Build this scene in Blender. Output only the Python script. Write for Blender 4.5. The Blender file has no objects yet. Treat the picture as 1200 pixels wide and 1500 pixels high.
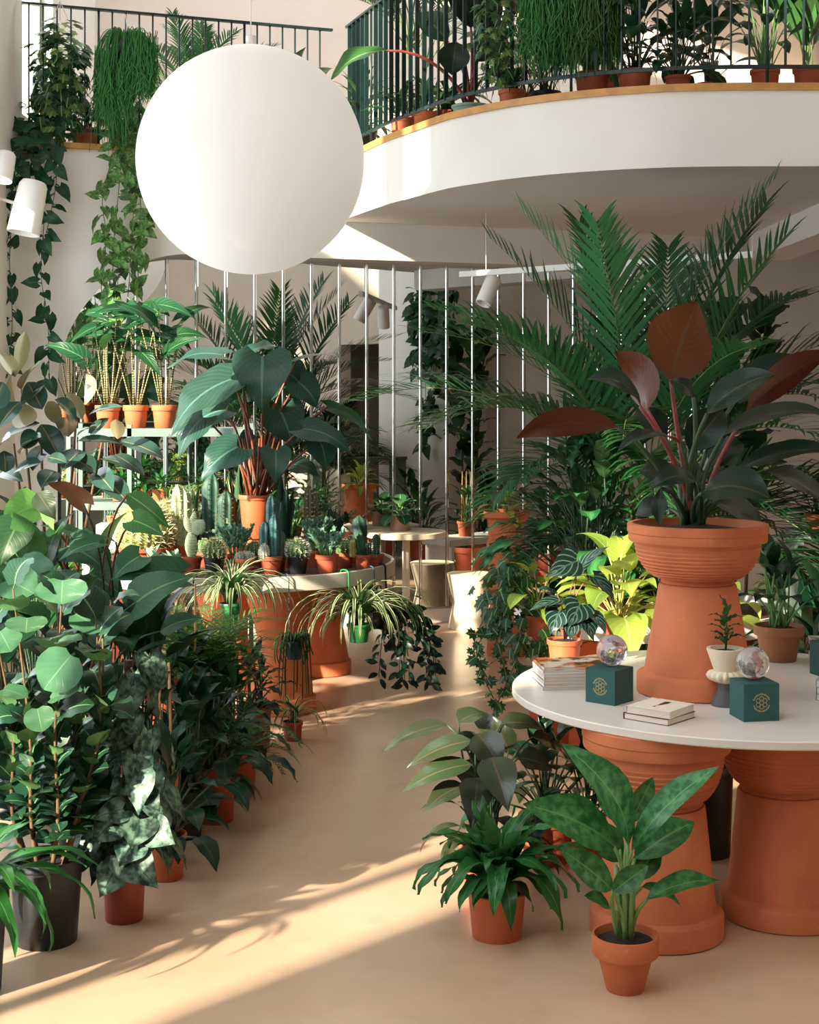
import bpy, math, random
from mathutils import Vector as V, Matrix as M
R = random.Random(7)
SC = bpy.context.scene
COL = SC.collection
# ------------------------------------------------------------------ camera
HC, F, YH = 1.85, 2200.0, 572.0
cam = bpy.data.cameras.new('camera'); camo = bpy.data.objects.new('camera', cam); COL.objects.link(camo)
cam.sensor_fit = 'AUTO'; cam.sensor_width = 36; cam.lens = F*36/1500
cam.shift_y = -(750-YH)/1500; cam.clip_start = .05; cam.clip_end = 200
camo.location = (0, 0, HC); camo.rotation_euler = (math.pi/2, 0, 0)
SC.camera = camo
# ------------------------------------------------------------------ world and sun
w = bpy.data.worlds.new('world'); SC.world = w; w.use_nodes = True
bg = w.node_tree.nodes['Background']
bg.inputs[0].default_value = (.88, .95, 1.0, 1); bg.inputs[1].default_value = 2.1
SUN_DIR = V((.68, .73, -.405)).normalized()
sl = bpy.data.lights.new('sun', 'SUN'); so = bpy.data.objects.new('sun', sl); COL.objects.link(so)
sl.energy = 8.0; sl.color = (1, .87, .68); sl.angle = math.radians(1.2)
so.location = (-8, -6, 9); so.rotation_euler = SUN_DIR.to_track_quat('-Z', 'Y').to_euler()
SC.view_settings.view_transform = 'Standard'; SC.view_settings.look = 'None'
SC.view_settings.gamma = 1; SC.view_settings.use_curve_mapping = False
SC.view_settings.exposure = 1.1
SC.cycles.use_denoising = True
SC.cycles.sample_clamp_indirect = 6
SC.cycles.caustics_reflective = False; SC.cycles.caustics_refractive = False
SC.cycles.max_bounces = 10; SC.cycles.diffuse_bounces = 5; SC.cycles.glossy_bounces = 5; SC.cycles.transparent_max_bounces = 8

# ------------------------------------------------------------------ helpers: points of the place measured off the photograph
def P(px, py, d): return V(((px-600)*d/F, d, HC-(py-YH)*d/F))
def Z(px, py, z):
    d = F*(HC-z)/(py-YH); return V(((px-600)*d/F, d, z))
def mm(px, d): return px*d/F
# ------------------------------------------------------------------ helpers: materials
def lin(c):
    return tuple((x/12.92 if x <= .04045 else ((x+.055)/1.055)**2.4) for x in [v/255 for v in c])
class NT:
    def __init__(s, name):
        s.m = bpy.data.materials.new(name); s.m.use_nodes = True
        s.t = s.m.node_tree; s.b = s.t.nodes['Principled BSDF']; s.out = s.t.nodes['Material Output']
    def n(s, typ, **kw):
        x = s.t.nodes.new(typ)
        for k, v in kw.items(): setattr(x, k, v)
        return x
    def l(s, a, b): s.t.links.new(a, b)
    def set(s, sock, v):
        if hasattr(v, 'links') or isinstance(v, bpy.types.NodeSocket): s.l(v, sock)
        else: sock.default_value = v
    def math(s, op, a, b=0, c=0, clamp=False):
        x = s.n('ShaderNodeMath', operation=op, use_clamp=clamp)
        for i, v in enumerate((a, b, c)): s.set(x.inputs[i], v)
        return x.outputs[0]
    def mix(s, f, a, b):
        x = s.n('ShaderNodeMix', data_type='RGBA')
        s.set(x.inputs[0], f)
        for i, v in ((6, a), (7, b)):
            s.set(x.inputs[i], v if isinstance(v, bpy.types.NodeSocket) else (*v[:3], 1))
        return x.outputs[2]
    def noise(s, scale, detail=3, co=None, out=0, rough=.55):
        x = s.n('ShaderNodeTexNoise'); x.inputs['Scale'].default_value = scale; x.inputs['Detail'].default_value = detail
        x.inputs['Roughness'].default_value = rough
        if co is not None: s.l(co, x.inputs['Vector'])
        return x.outputs[out]
    def ramp(s, f, a, b):
        return s.math('SMOOTHSTEP', f, a, b) if False else s._mr(f, a, b)
    def _mr(s, f, a, b):
        x = s.n('ShaderNodeMapRange', interpolation_type='SMOOTHSTEP')
        s.set(x.inputs[0], f); x.inputs[1].default_value = a; x.inputs[2].default_value = b
        return x.outputs[0]
    def coord(s, k='Object'): return s.n('ShaderNodeTexCoord').outputs[k]
    def bump(s, h, st=.2, dist=.01):
        x = s.n('ShaderNodeBump'); x.inputs['Strength'].default_value = st; x.inputs['Distance'].default_value = dist
        s.l(h, x.inputs['Height']); s.l(x.outputs[0], s.b.inputs['Normal']); return x.outputs[0]
def plain(name, c, rough=.6, var=.08, scale=6, metal=0, bump=0, spec=.5, c2=None):
    t = NT(name); co = t.coord('Object')
    a = lin(c); b = lin(c2) if c2 else tuple(x*(1-var*2.2) for x in a)
    t.l(t.mix(t.ramp(t.noise(scale, 4, co), .35, .7), a, b), t.b.inputs['Base Color'])
    t.b.inputs['Roughness'].default_value = rough; t.b.inputs['Metallic'].default_value = metal
    t.b.inputs['Specular IOR Level'].default_value = spec
    if bump: t.bump(t.noise(scale*9, 4, co), bump, .004)
    return t.m
def leafmat(name, c, back=None, vein=None, rough=.38, nv=9, slant=.35, vs=.35, pat=None, pcol=None, tr=.22, midw=.05, c2=None, vary=.6, spec=.28):
    t = NT(name); a = tuple(x*.68 for x in lin(c))
    uv = t.n('ShaderNodeUVMap').outputs[0]; sp = t.n('ShaderNodeSeparateXYZ'); t.l(uv, sp.inputs[0])
    u, v = sp.outputs[0], sp.outputs[1]
    cc = t.math('MULTIPLY', t.math('ABSOLUTE', t.math('SUBTRACT', u, .5)), 2)
    fr = t.math('FRACT', t.math('MULTIPLY', t.math('SUBTRACT', v, t.math('MULTIPLY', cc, slant)), nv))
    side = t.math('SUBTRACT', 1, t.ramp(t.math('ABSOLUTE', t.math('SUBTRACT', fr, .5)), .02, .16))
    mid = t.math('SUBTRACT', 1, t.ramp(cc, midw*.5, midw*1.5))
    co = t.coord('Object'); rnd = t.n('ShaderNodeObjectInfo').outputs['Random']
    base = t.mix(t.noise(9, 3, co), a, lin(c2) if c2 else tuple(x*.62 for x in a))
    vv = lin(vein) if vein else tuple(min(1, x*1.9+.01) for x in a)
    if pat:
        pc = lin(pcol); nz = t.noise(34 if pat != 'edge' else 14, 3, co)
        if pat == 'edge': f = t.ramp(t.math('ADD', cc, t.math('MULTIPLY', t.math('SUBTRACT', nz, .5), .5)), .62, .74)
        elif pat == 'center': f = t.math('SUBTRACT', 1, t.ramp(t.math('ADD', cc, t.math('MULTIPLY', t.math('SUBTRACT', nz, .5), 1.1)), .28, .52))
        elif pat == 'stripe': f = t.math('SUBTRACT', 1, t.ramp(cc, .38, .5))
        elif pat == 'rim': f = t.ramp(cc, .55, .66)
        elif pat == 'veins': f = t.math('MAXIMUM', side, mid)
        else: f = t.math('MULTIPLY', t.ramp(nz, .36, .7), t.math('SUBTRACT', 1, t.math('MULTIPLY', cc, .5)))
        base = t.mix(f, base, pc)
    base = t.mix(t.math('MULTIPLY', side, vs*.6), base, vv)
    base = t.mix(t.math('MULTIPLY', mid, .8), base, vv)
    bf = t.n('ShaderNodeNewGeometry').outputs['Backfacing']
    bk = lin(back) if back else tuple(min(1, x*1.15+.006) for x in a)
    base = t.mix(bf, base, t.mix(t.math('MULTIPLY', t.math('MAXIMUM', mid, t.math('MULTIPLY', side, .5)), .6), bk, vv))
    h = t.n('ShaderNodeHueSaturation'); t.l(base, h.inputs['Color'])
    t.l(t.math('ADD', 1-vary*.5, t.math('MULTIPLY', rnd, vary)), h.inputs['Value'])
    t.l(t.math('ADD', .485, t.math('MULTIPLY', rnd, .03)), h.inputs['Hue'])
    base = h.outputs[0]
    t.l(base, t.b.inputs['Base Color']); t.b.inputs['Roughness'].default_value = rough
    t.b.inputs['Specular IOR Level'].default_value = spec
    nrm = t.bump(t.math('MAXIMUM', side, mid), .35*min(1, vs*2), -.004)
    tl = t.n('ShaderNodeBsdfTranslucent'); t.l(base, tl.inputs[0])
    ms = t.n('ShaderNodeMixShader'); ms.inputs[0].default_value = tr
    t.l(t.b.outputs[0], ms.inputs[1]); t.l(tl.outputs[0], ms.inputs[2]); t.l(ms.outputs[0], t.out.inputs[0])
    return t.m
# ------------------------------------------------------------------ helpers: geometry
class G:
    def __init__(s): s.v = []; s.f = []; s.uv = []; s.mi = []
    def add(s, vs, fs, uvs=None, mi=0):
        o = len(s.v); s.v += [tuple(x) for x in vs]; s.uv += (uvs if uvs else [(0, 0)]*len(vs))
        s.f += [tuple(i+o for i in f) for f in fs]; s.mi += [mi]*len(fs)
    def mesh(s, name, mats, smooth=True, sharp=None):
        me = bpy.data.meshes.new(name); me.from_pydata(s.v, [], s.f)
        for m in (mats if isinstance(mats, (list, tuple)) else [mats]): me.materials.append(m)
        ul = me.uv_layers.new(name='UVMap'); li = [0]*len(me.loops); me.loops.foreach_get('vertex_index', li)
        fl = []
        for i in li: fl += s.uv[i]
        ul.data.foreach_set('uv', fl)
        me.polygons.foreach_set('material_index', s.mi); me.polygons.foreach_set('use_smooth', [smooth]*len(s.f))
        me.update()
        if sharp: me.set_sharp_from_angle(angle=math.radians(sharp))
        return me
def put(name, me, parent=None, mat=None, **props):
    o = bpy.data.objects.new(name, me); COL.objects.link(o)
    if parent: o.parent = parent
    if mat is not None: o.matrix_basis = mat
    for k, v in props.items(): o[k] = v
    return o
def thing(name, label, cat, loc, group=None):
    o = bpy.data.objects.new(name, None); COL.objects.link(o); o.location = loc; o.empty_display_size = .05
    o['label'] = label; o['category'] = cat
    if group: o['group'] = group
    return o
def tag(o, label, cat, group=None):
    o['label'] = label; o['category'] = cat
    if group: o['group'] = group
    return o
def struct(name, me, parent=None): return put(name, me, parent, kind='structure')
def lathe(g, prof, n=32, c=(0, 0, 0), mi=0, rf=None):
    vs = []; fs = []; m = len(prof)
    for j in range(n):
        a = 2*math.pi*j/n
        for i, (r, z) in enumerate(prof):
            k = rf(a, i/(m-1)) if rf else 1
            vs.append((c[0]+r*k*math.cos(a), c[1]+r*k*math.sin(a), c[2]+z))
    for j in range(n):
        q = (j+1) % n
        for i in range(m-1): fs.append((j*m+i, q*m+i, q*m+i+1, j*m+i+1))
    g.add(vs, fs, [(j/n, i/(m-1)) for j in range(n) for i in range(m)], mi)
def box(g, a, b, mi=0):
    x0, y0, z0 = a; x1, y1, z1 = b
    g.add([(x0, y0, z0), (x1, y0, z0), (x1, y1, z0), (x0, y1, z0), (x0, y0, z1), (x1, y0, z1), (x1, y1, z1), (x0, y1, z1)],
          [(3, 2, 1, 0), (4, 5, 6, 7), (0, 1, 5, 4), (1, 2, 6, 5), (2, 3, 7, 6), (3, 0, 4, 7)], None, mi)
def tube(g, pts, rad, n=6, mi=0):
    pts = [V(p) for p in pts]; m = len(pts)
    if not isinstance(rad, (list, tuple)): rad = [rad]*m
    vs = []; uv = []; px = None
    for i, p in enumerate(pts):
        t = (pts[min(i+1, m-1)]-pts[max(i-1, 0)]).normalized()
        if px is None: px = t.orthogonal().normalized()
        px = (px - t*px.dot(t))
        px = px.normalized() if px.length > 1e-6 else t.orthogonal().normalized()
        py = t.cross(px)
        for j in range(n):
            a = 2*math.pi*j/n
            vs.append(p+(px*math.cos(a)+py*math.sin(a))*rad[i]); uv.append((j/n, i/(m-1)))
    fs = [(i*n+j, i*n+(j+1) % n, (i+1)*n+(j+1) % n, (i+1)*n+j) for i in range(m-1) for j in range(n)]
    fs += [tuple(range(n))[::-1], tuple((m-1)*n+j for j in range(n))]
    g.add(vs, fs, uv, mi)
def bez(a, b, c, n=6): return [a*(1-t)**2+b*2*t*(1-t)+c*t*t for t in [i/(n-1) for i in range(n)]]
def spline(pts, n=4):
    out = []
    for i in range(len(pts)-1):
        p0, p1, p2, p3 = pts[max(i-1, 0)], pts[i], pts[i+1], pts[min(i+2, len(pts)-1)]
        for k in range(n):
            t = k/n
            out.append(.5*((2*p1)+(p2-p0)*t+(2*p0-5*p1+4*p2-p3)*t*t+(3*p1-p0-3*p2+p3)*t**3))
    return out+[pts[-1]]
PROF = dict(
    ovate=[(0, .08), (.06, .5), (.16, .86), (.3, 1), (.45, .95), (.62, .74), (.8, .4), (.92, .14), (1, 0)],
    ellip=[(0, .05), (.1, .46), (.25, .82), (.42, 1), (.58, .98), (.74, .76), (.88, .4), (.96, .14), (1, 0)],
    lance=[(0, .08), (.12, .42), (.28, .85), (.42, 1), (.56, .9), (.72, .58), (.86, .26), (.95, .08), (1, 0)],
    heart=[(0, .55), (.05, .86), (.14, 1), (.28, 1), (.44, .84), (.6, .6), (.76, .34), (.9, .12), (1, 0)],
    round=[(0, .35), (.08, .68), (.2, .92), (.38, 1), (.55, .98), (.72, .84), (.86, .58), (.95, .3), (1, .05)],
    strap=[(0, .5), (.12, .72), (.3, .95), (.45, 1), (.6, .92), (.75, .7), (.88, .4), (.96, .15), (1, 0)],
    oblong=[(0, .06), (.07, .4), (.18, .75), (.35, .97), (.52, 1), (.68, .9), (.83, .6), (.93, .24), (1, 0)],
    arrow=[(0, .45), (.06, .75), (.16, 1), (.3, .9), (.45, .7), (.62, .46), (.8, .22), (.92, .08), (1, 0)],
    needle=[(0, .6), (.3, 1), (.7, .7), (1, 0)])
def pw(pr, t):
    pr = PROF[pr]
    for (a, x), (b, y) in zip(pr, pr[1:]):
        if t <= b: return x+(y-x)*(t-a)/(b-a)
    return 0
LOBE = dict(heart=.2, arrow=.3, round=.06)
def blade(g, mid, nr, W, prof, nv=4, fold=.12, wave=0, wk=3, mi=0, ph=0):
    m = len(mid); L = sum((mid[i+1]-mid[i]).length for i in range(m-1)); lb = LOBE.get(prof, 0)
    vs = []; uv = []
    for i in range(m):
        t = i/(m-1); T = (mid[min(i+1, m-1)]-mid[max(i-1, 0)]).normalized()
        N = (nr[i]-T*nr[i].dot(T)).normalized(); S = T.cross(N); hw = W*.5*pw(prof, t)
        for j in range(nv+1):
            s = 2*j/nv-1; a = abs(s)
            p = mid[i]+S*(s*hw)+N*(fold*a*hw*1.2+(wave*W*a*a*math.sin(t*wk*6.28+ph+(1.3 if s > 0 else 0)) if wave else 0))
            if lb: p = p-T*(lb*L*a**1.4*(1-t)**3)
            vs.append(p); uv.append((j/nv, t))
    fs = [(i*(nv+1)+j, i*(nv+1)+j+1, (i+1)*(nv+1)+j+1, (i+1)*(nv+1)+j) for i in range(m-1) for j in range(nv)]
    g.add(vs, fs, uv, mi)
def arc(p, L, e0, e1, n):
    """curve in the YZ plane from p, elevation e0 to e1 degrees; returns points and upper normals"""
    pts = [V(p)]; nr = []
    for i in range(n):
        e = math.radians(e0+(e1-e0)*i/(n-1)) if n > 1 else math.radians(e0)
        nr.append(V((0, -math.sin(e), math.cos(e))))
        if i < n-1: pts.append(pts[-1]+V((0, math.cos(e), math.sin(e)))*(L/(n-1)))
    return pts, nr
def stalk_leaf(name, mats, L, W, prof, Lp=0, pe=(80, 50), be=(30, -30), fold=.15, wave=0, rp=.004, nu=8, nv=4, wk=3, ph=0):
    g = G(); p = V((0, 0, 0))
    if Lp:
        pts, _ = arc(p, Lp, pe[0], pe[1], 5); tube(g, pts, [rp*1.4, rp*1.2, rp, rp, rp*.9], 5, 1); p = pts[-1]
    mid, nr = arc(p, L, be[0], be[1], nu+1)
    blade(g, mid, nr, W, prof, nv, fold, wave, wk, 0, ph)
    return g.mesh(name, mats)
def frame(p, d, up, s=1):
    d = V(d).normalized(); up = V(up); x = d.cross(up)
    if x.length < 1e-4: x = d.orthogonal()
    x.normalize(); z = x.cross(d)
    return M(((x.x*s, d.x*s, z.x*s, p[0]), (x.y*s, d.y*s, z.y*s, p[1]), (x.z*s, d.z*s, z.z*s, p[2]), (0, 0, 0, 1)))
# ------------------------------------------------------------------ materials
white = plain('white_plaster', (236, 232, 226), .75, .02, 2, bump=.04)
cream_w = plain('gallery_plaster', (232, 220, 210), .8, .03, 2)
soff = plain('soffit_paint', (222, 214, 203), .8, .02, 2)
wood = plain('oak_edge', (205, 150, 84), .45, .12, 9)
dark_metal = plain('dark_green_metal', (24, 48, 48), .38, .05)
white_metal = plain('white_metal', (232, 230, 225), .4, .02)
greenmetal = plain('grey_green_metal', (108, 128, 118), .45, .05)
soil_m = plain('soil', (46, 32, 24), .95, .3, 60, bump=.6)
bark_m = plain('gravel', (120, 82, 56), .9, .35, 70, bump=.7)
black_pl = plain('black_plastic', (22, 28, 32), .42, .05)
green_pl = plain('green_plastic', (40, 122, 62), .4, .05)
cane = plain('bamboo_cane', (196, 148, 92), .5, .12, 20)
brown_pl = plain('brown_plastic_pot', (150, 66, 44), .5, .06, 8)
orange_pl = plain('orange_plastic_pot', (192, 98, 60), .45, .05, 6)
concrete = plain('cream_concrete', (228, 212, 186), .75, .06, 5, bump=.12)
chrome = plain('chrome', (225, 225, 222), .12, .01, metal=1)
def terracotta(name, c, rough=.75):
    t = NT(name); co = t.coord('Object'); a = lin(c)
    f = t.ramp(t.noise(5, 5, co), .3, .75)
    b = t.mix(f, a, tuple(x*.78 for x in a)); f2 = t.ramp(t.noise(26, 3, co), .62, .8)
    b = t.mix(t.math('MULTIPLY', f2, .18), b, lin((232, 178, 140)))
    t.l(b, t.b.inputs['Base Color']); t.b.inputs['Roughness'].default_value = rough
    t.b.inputs['Specular IOR Level'].default_value = .3; t.bump(t.noise(160, 3, co), .08, .002); return t.m
terra = terracotta('terracotta', (194, 108, 68)); terra_p = terracotta('terracotta_pedestal', (206, 120, 80))
terra_b = terracotta('aged_terracotta', (164, 110, 76)); terra_r = terracotta('red_terracotta', (168, 82, 56))
def mirror_mat():
    t = NT('mirror_glass'); t.b.inputs['Base Color'].default_value = (.80, .82, .80, 1)
    t.b.inputs['Metallic'].default_value = 1; t.b.inputs['Roughness'].default_value = .008; return t.m
mirror = mirror_mat()
def floor_mat():
    t = NT('resin_floor'); co = t.coord('Object')
    a = t.mix(t.ramp(t.noise(.8, 5, co), .35, .7), lin((203, 174, 147)), lin((190, 160, 132)))
    a = t.mix(t.math('MULTIPLY', t.ramp(t.noise(6, 6, co), .5, .8), .25), a, lin((164, 138, 114)))
    t.l(a, t.b.inputs['Base Color']); t.b.inputs['Roughness'].default_value = .34; t.b.inputs['Specular IOR Level'].default_value = .55
    t.l(t.math('ADD', .17, t.math('MULTIPLY', t.noise(3, 5, co), .14)), t.b.inputs['Roughness'])
    t.bump(t.noise(9, 4, co), .03, .01); return t.m
# ------------------------------------------------------------------ the setting
KW = .374; DW = 11.7; DM = 11.98; NRM = math.sqrt(1+KW*KW)
U = V((1, KW, 0))/NRM; NW = V((KW, -1, 0))/NRM          # along the back wall, and out of it towards the room
def dwall(px, D=DW): return D/(1-KW*(px-600)/F)
def wp(s, z, off=0, D=DW): return V((0, D, z))+U*s+NW*off     # point on the back wall: s along it
def s_of(px, D=DW): return ((px-600)/F*dwall(px, D))*NRM
ZG, ZS = 3.616, 3.144      # gallery floor level, soffit level
XL, XR, YF, ZC = -2.8, 4.4, -2.6, 6.7
g = G(); box(g, (XL-.3, YF-.2, -.1), (XR+.2, 14.4, 0)); struct('floor', g.mesh('floor', floor_mat(), False))
def holes(g, place, s0, s1, z0, z1, hs):
    ss = sorted({s0, s1, *[v for h in hs for v in h[:2]]}); zs = sorted({z0, z1, *[v for h in hs for v in h[2:]]})
    for a, b in zip(ss, ss[1:]):
        for c, d in zip(zs, zs[1:]):
            m, n = (a+b)/2, (c+d)/2
            if not any(h[0] < m < h[1] and h[2] < n < h[3] for h in hs): place(g, a, b, c, d)
SKY = (-2.75, .1, -.6, 4.4)      # rooflight added out of view to light the floor from above
g = G(); holes(g, lambda g, a, b, c, d: box(g, (a, c, ZC), (b, d, ZC+.2)), XL-.3, XR+.2, YF-.2, 16.4, [SKY, (-2.2, 3.6, 12.1, 13.3)]); struct('ceiling', g.mesh('ceiling', cream_w, False))  # the far opening is also added, unseen, to brighten the gallery
g = G()
for k in range(1, 4):
    y = SKY[2]+(SKY[3]-SKY[2])*k/4; box(g, (SKY[0], y-.03, ZC+.02), (SKY[1], y+.03, ZC+.1))
struct('window_0', g.mesh('added_rooflight_bars', greenmetal, False))
# left wall: tall window openings that let the low sun in
WIN = [(6.6, 9.95, .35, 3.35), (6.5, 7.2, 4.2, 6.4), (7.46, 9.5, 4.2, 6.4), (10.86, 11.78, 3.85, 6.25), (4.85, 6.2, .35, 3.9), (1.95, 3.4, .35, 4.2), (-2.4, 1.9, 4.9, 6.5)]  # last opening, high and unseen, is added for soft fill light
g = G(); holes(g, lambda g, a, b, c, d: box(g, (XL-.22, a, c), (XL, b, d)), YF, 16.2, 0, ZC, WIN)
struct('wall_left', g.mesh('wall_left', white, False))
g = G(); box(g, (XL-2.75, -1.1, 0), (XL-.22, -.75, 9)); struct('wall_sun_screen', g.mesh('added_sun_screen', white, False))  # unseen wall added outside to block direct sun from the front windows
for i, (a, b, c, d) in enumerate(WIN):
    g = G(); t = .045
    for q in ((a, a+t, c, d), (b-t, b, c, d), (a, b, c, c+t), (a, b, d-t, d), ((a+b)/2-.03, (a+b)/2+.03, c, d)):
        if i == 3 and q[1]-q[0] < .07 and q[0] > a+.1 and q[1] < b-.1: continue
        box(g, (XL-.15, q[0], q[2]), (XL-.09, q[1], q[3]))
    struct('window_%d' % (i+1), g.mesh('window_frame', greenmetal, False))
g = G(); holes(g, lambda g, a, b, c, d: box(g, (a, YF-.2, c), (b, YF, d)), XL-.2, XR+.2, 0, ZC, [(-2.7, -1.6, 3.6, 6.5)])  # unseen high opening added to send soft light onto balcony and globe
struct('wall_front', g.mesh('wall_front', plain('taupe_plaster', (120, 110, 98), .8, .04, 2), False))
# right wall with a dark arched doorway (seen in the mirror)
g = G(); holes(g, lambda g, a, b, c, d: box(g, (XR, a, c), (XR+.2, b, d)), YF, 16.2, 0, ZC, [(5.5, 6.95, 0, 2.45)])
struct('wall_right', g.mesh('wall_right', plain('beige_plaster', (196, 182, 166), .8, .03, 2), False))
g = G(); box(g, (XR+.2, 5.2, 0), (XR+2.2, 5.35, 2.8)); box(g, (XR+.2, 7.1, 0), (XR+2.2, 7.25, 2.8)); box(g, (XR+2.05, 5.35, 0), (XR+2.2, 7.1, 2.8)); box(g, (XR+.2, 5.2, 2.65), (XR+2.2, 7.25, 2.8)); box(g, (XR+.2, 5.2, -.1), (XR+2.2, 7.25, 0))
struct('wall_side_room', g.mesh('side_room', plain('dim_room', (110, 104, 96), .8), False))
# back wall of the shop floor with the big round-cornered opening
SL, SR, ZT, RA = s_of(80)+.02, 2.75, 2.858, .98
prof = [(SL, 0), (SL, ZT-RA)]
for i in range(1, 17):
    a = math.pi-math.pi/2*i/16; prof.append((SL+RA+RA*math.cos(a), ZT-RA+RA*math.sin(a)))
prof += [(SR-RA, ZT)]
for i in range(1, 17):
    a = math.pi/2-math.pi/2*i/16; prof.append((SR-RA+RA*math.cos(a), ZT-RA+RA*math.sin(a)))
prof += [(SR, 0)]
S0, S1 = (XL)*NRM, XR*NRM
def back_wall():
    g = G(); outer = []
    n = len(prof)
    for (s, z) in prof:                       # matching point on the outline
        if z <= ZT-RA: outer.append((S0 if s < 0 else S1, z))
        elif s < SL+RA: outer.append((S0+(SL+RA-S0)*(s-SL)/RA, ZG-.03) if z > ZT-RA*.3 else (S0, z+(ZG-.03-z)*(z-(ZT-RA))/RA*1.4))
        elif s > SR-RA: outer.append((S1-(S1-SR+RA)*(SR-s)/RA, ZG-.03) if z > ZT-RA*.3 else (S1, z+(ZG-.03-z)*(z-(ZT-RA))/RA*1.4))
        else: outer.append((s, ZG-.03))
    fr = [wp(s, z) for s, z in prof]; fo = [wp(s, z) for s, z in outer]; bk = [wp(s, z, -.26) for s, z in prof]
    g.add(fr+fo+bk, [(i, i+1, n+i+1, n+i) for i in range(n-1)]+[(2*n+i, 2*n+i+1, i+1, i) for i in range(n-1)])
    return g.mesh('wall_back', white, True, 30)
struct('wall_back', back_wall())
g = G(); a, b, c, d = wp(S0-.3, 0, -.30), wp(S1+.3, 0, -.30), wp(S0-.3, ZG-.03, -.30), wp(S1+.3, ZG-.03, -.30)
g.add([a, b, d, c], [(0, 1, 2, 3)]); struct('wall_behind_mirror', g.mesh('wall_behind', white, False))
# gallery floor slab on top, with its oak edge
g = G(); pts = [wp(S0, 0), wp(S1, 0), wp(S1+1, 0, -2.8), wp(S0, 0, -2.8)]
g.add([V((p.x, p.y, ZG-.03)) for p in pts]+[V((p.x, p.y, ZG)) for p in pts], [(3, 2, 1, 0), (4, 5, 6, 7), (0, 1, 5, 4), (1, 2, 6, 5), (2, 3, 7, 6), (3, 0, 4, 7)])
struct('floor_gallery', g.mesh('gallery_floor', soff, False))
SCN = s_of(497)
def strip_on_wall(s0, s1, z0, z1, o0, o1, m, name):
    g = G(); q = [wp(s0, z0, o1), wp(s1, z0, o1), wp(s1, z0, o0), wp(s0, z0, o0)]; h = V((0, 0, z1-z0))
    g.add(q+[p+h for p in q], [(3, 2, 1, 0), (4, 5, 6, 7), (0, 1, 5, 4), (1, 2, 6, 5), (2, 3, 7, 6), (3, 0, 4, 7)]); return g.mesh(name, m, False)
struct('trim_1', strip_on_wall(S0+.01, SCN, ZG-.028, ZG+.012, -.02, .03, wood, 'gallery_edge_board'))
g = G(); g.add([wp(S0-.1, ZG, -2.55), wp(S1+2, ZG, -2.55), wp(S1+2, ZC, -2.55), wp(S0-.1, ZC, -2.55)], [(0, 1, 2, 3)])
struct('wall_gallery', g.mesh('gallery_wall', cream_w, False))
# doors at the back of the gallery
g = G()
for s0 in (1.35, 2.55):
    q = strip_on_wall(s0, s0+.62, ZG, ZG+2.0, -2.54, -2.50, white_metal, 'x')
    o = len(g.v); g.v += [tuple(v.co) for v in q.vertices]; g.uv += [(0, 0)]*8; g.f += [tuple(i+o for i in p.vertices) for p in q.polygons]; g.mi += [0]*6
struct('door_1', g.mesh('gallery_doors', white_metal, False))
# curved balcony
def ebal(px, py): d = F*(ZG-HC)/(YH-py); return V(((px-600)*d/F, d, 0))
e = [V((*wp(SCN, 0)[:2], 0))]+[ebal(*q) for q in ((535, 215), (565, 201), (600, 188), (630, 177), (660, 167), (700, 158), (740, 150), (800, 141), (870, 133.5), (935, 128.5), (1000, 125.3), (1100, 123.6), (1200, 123.6))]
e += [V((3.2, 8.62, 0)), V((3.9, 8.75, 0)), V((4.4, 9.0, 0))]
EDGE = spline(e, 4)
def band(edge, z0, z1, m, name, out=0, thick=.0):
    g = G(); n = len(edge); nn = []
    for i in range(n):
        t = (edge[min(i+1, n-1)]-edge[max(i-1, 0)]).normalized(); nn.append(V((t.y, -t.x, 0)))
    A = [edge[i]+nn[i]*out for i in range(n)]; B = [edge[i]-nn[i]*thick for i in range(n)]
    z = lambda L, h: [V((p.x, p.y, h)) for p in L]
    vs = z(A, z0)+z(A, z1)+z(B, z1)+z(B, z0)
    fs = []
    for k in range(3 if thick else 1): fs += [(k*n+i, k*n+i+1, (k+1)*n+i+1, (k+1)*n+i) for i in range(n-1)]
    if thick: fs += [(3*n+i, 3*n+i+1, i+1, i) for i in range(n-1)]
    g.add(vs, fs); return g.mesh(name, m, True, 40)
struct('wall_balcony', band(EDGE, ZS, ZG-.03, white, 'balcony_fascia'))
struct('trim_2', band(EDGE, ZG-.035, ZG+.008, wood, 'balcony_edge_board', .015, .06))
g = G(); n = len(EDGE)
bw = [V((*wp(SCN+(S1-SCN)*i/(n-1), 0)[:2], 0)) for i in range(n)]
g.add([V((p.x, p.y, ZS)) for p in EDGE]+[V((p.x, p.y, ZS)) for p in bw], [(i, i+1, n+i+1, n+i) for i in range(n-1)])
struct('ceiling_balcony', g.mesh('balcony_soffit', soff, False))
g = G(); g.add([V((p.x, p.y, ZG-.004)) for p in EDGE]+[V((p.x, p.y, ZG-.004)) for p in bw], [(n+i, n+i+1, i+1, i) for i in range(n-1)])
struct('floor_balcony', g.mesh('balcony_floor', soff, False))
g = G(); box(g, (2.83, 8.8, ZS-.21), (3.15, 12.5, ZS)); struct('trim_3', g.mesh('soffit_beam', white, False))
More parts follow.
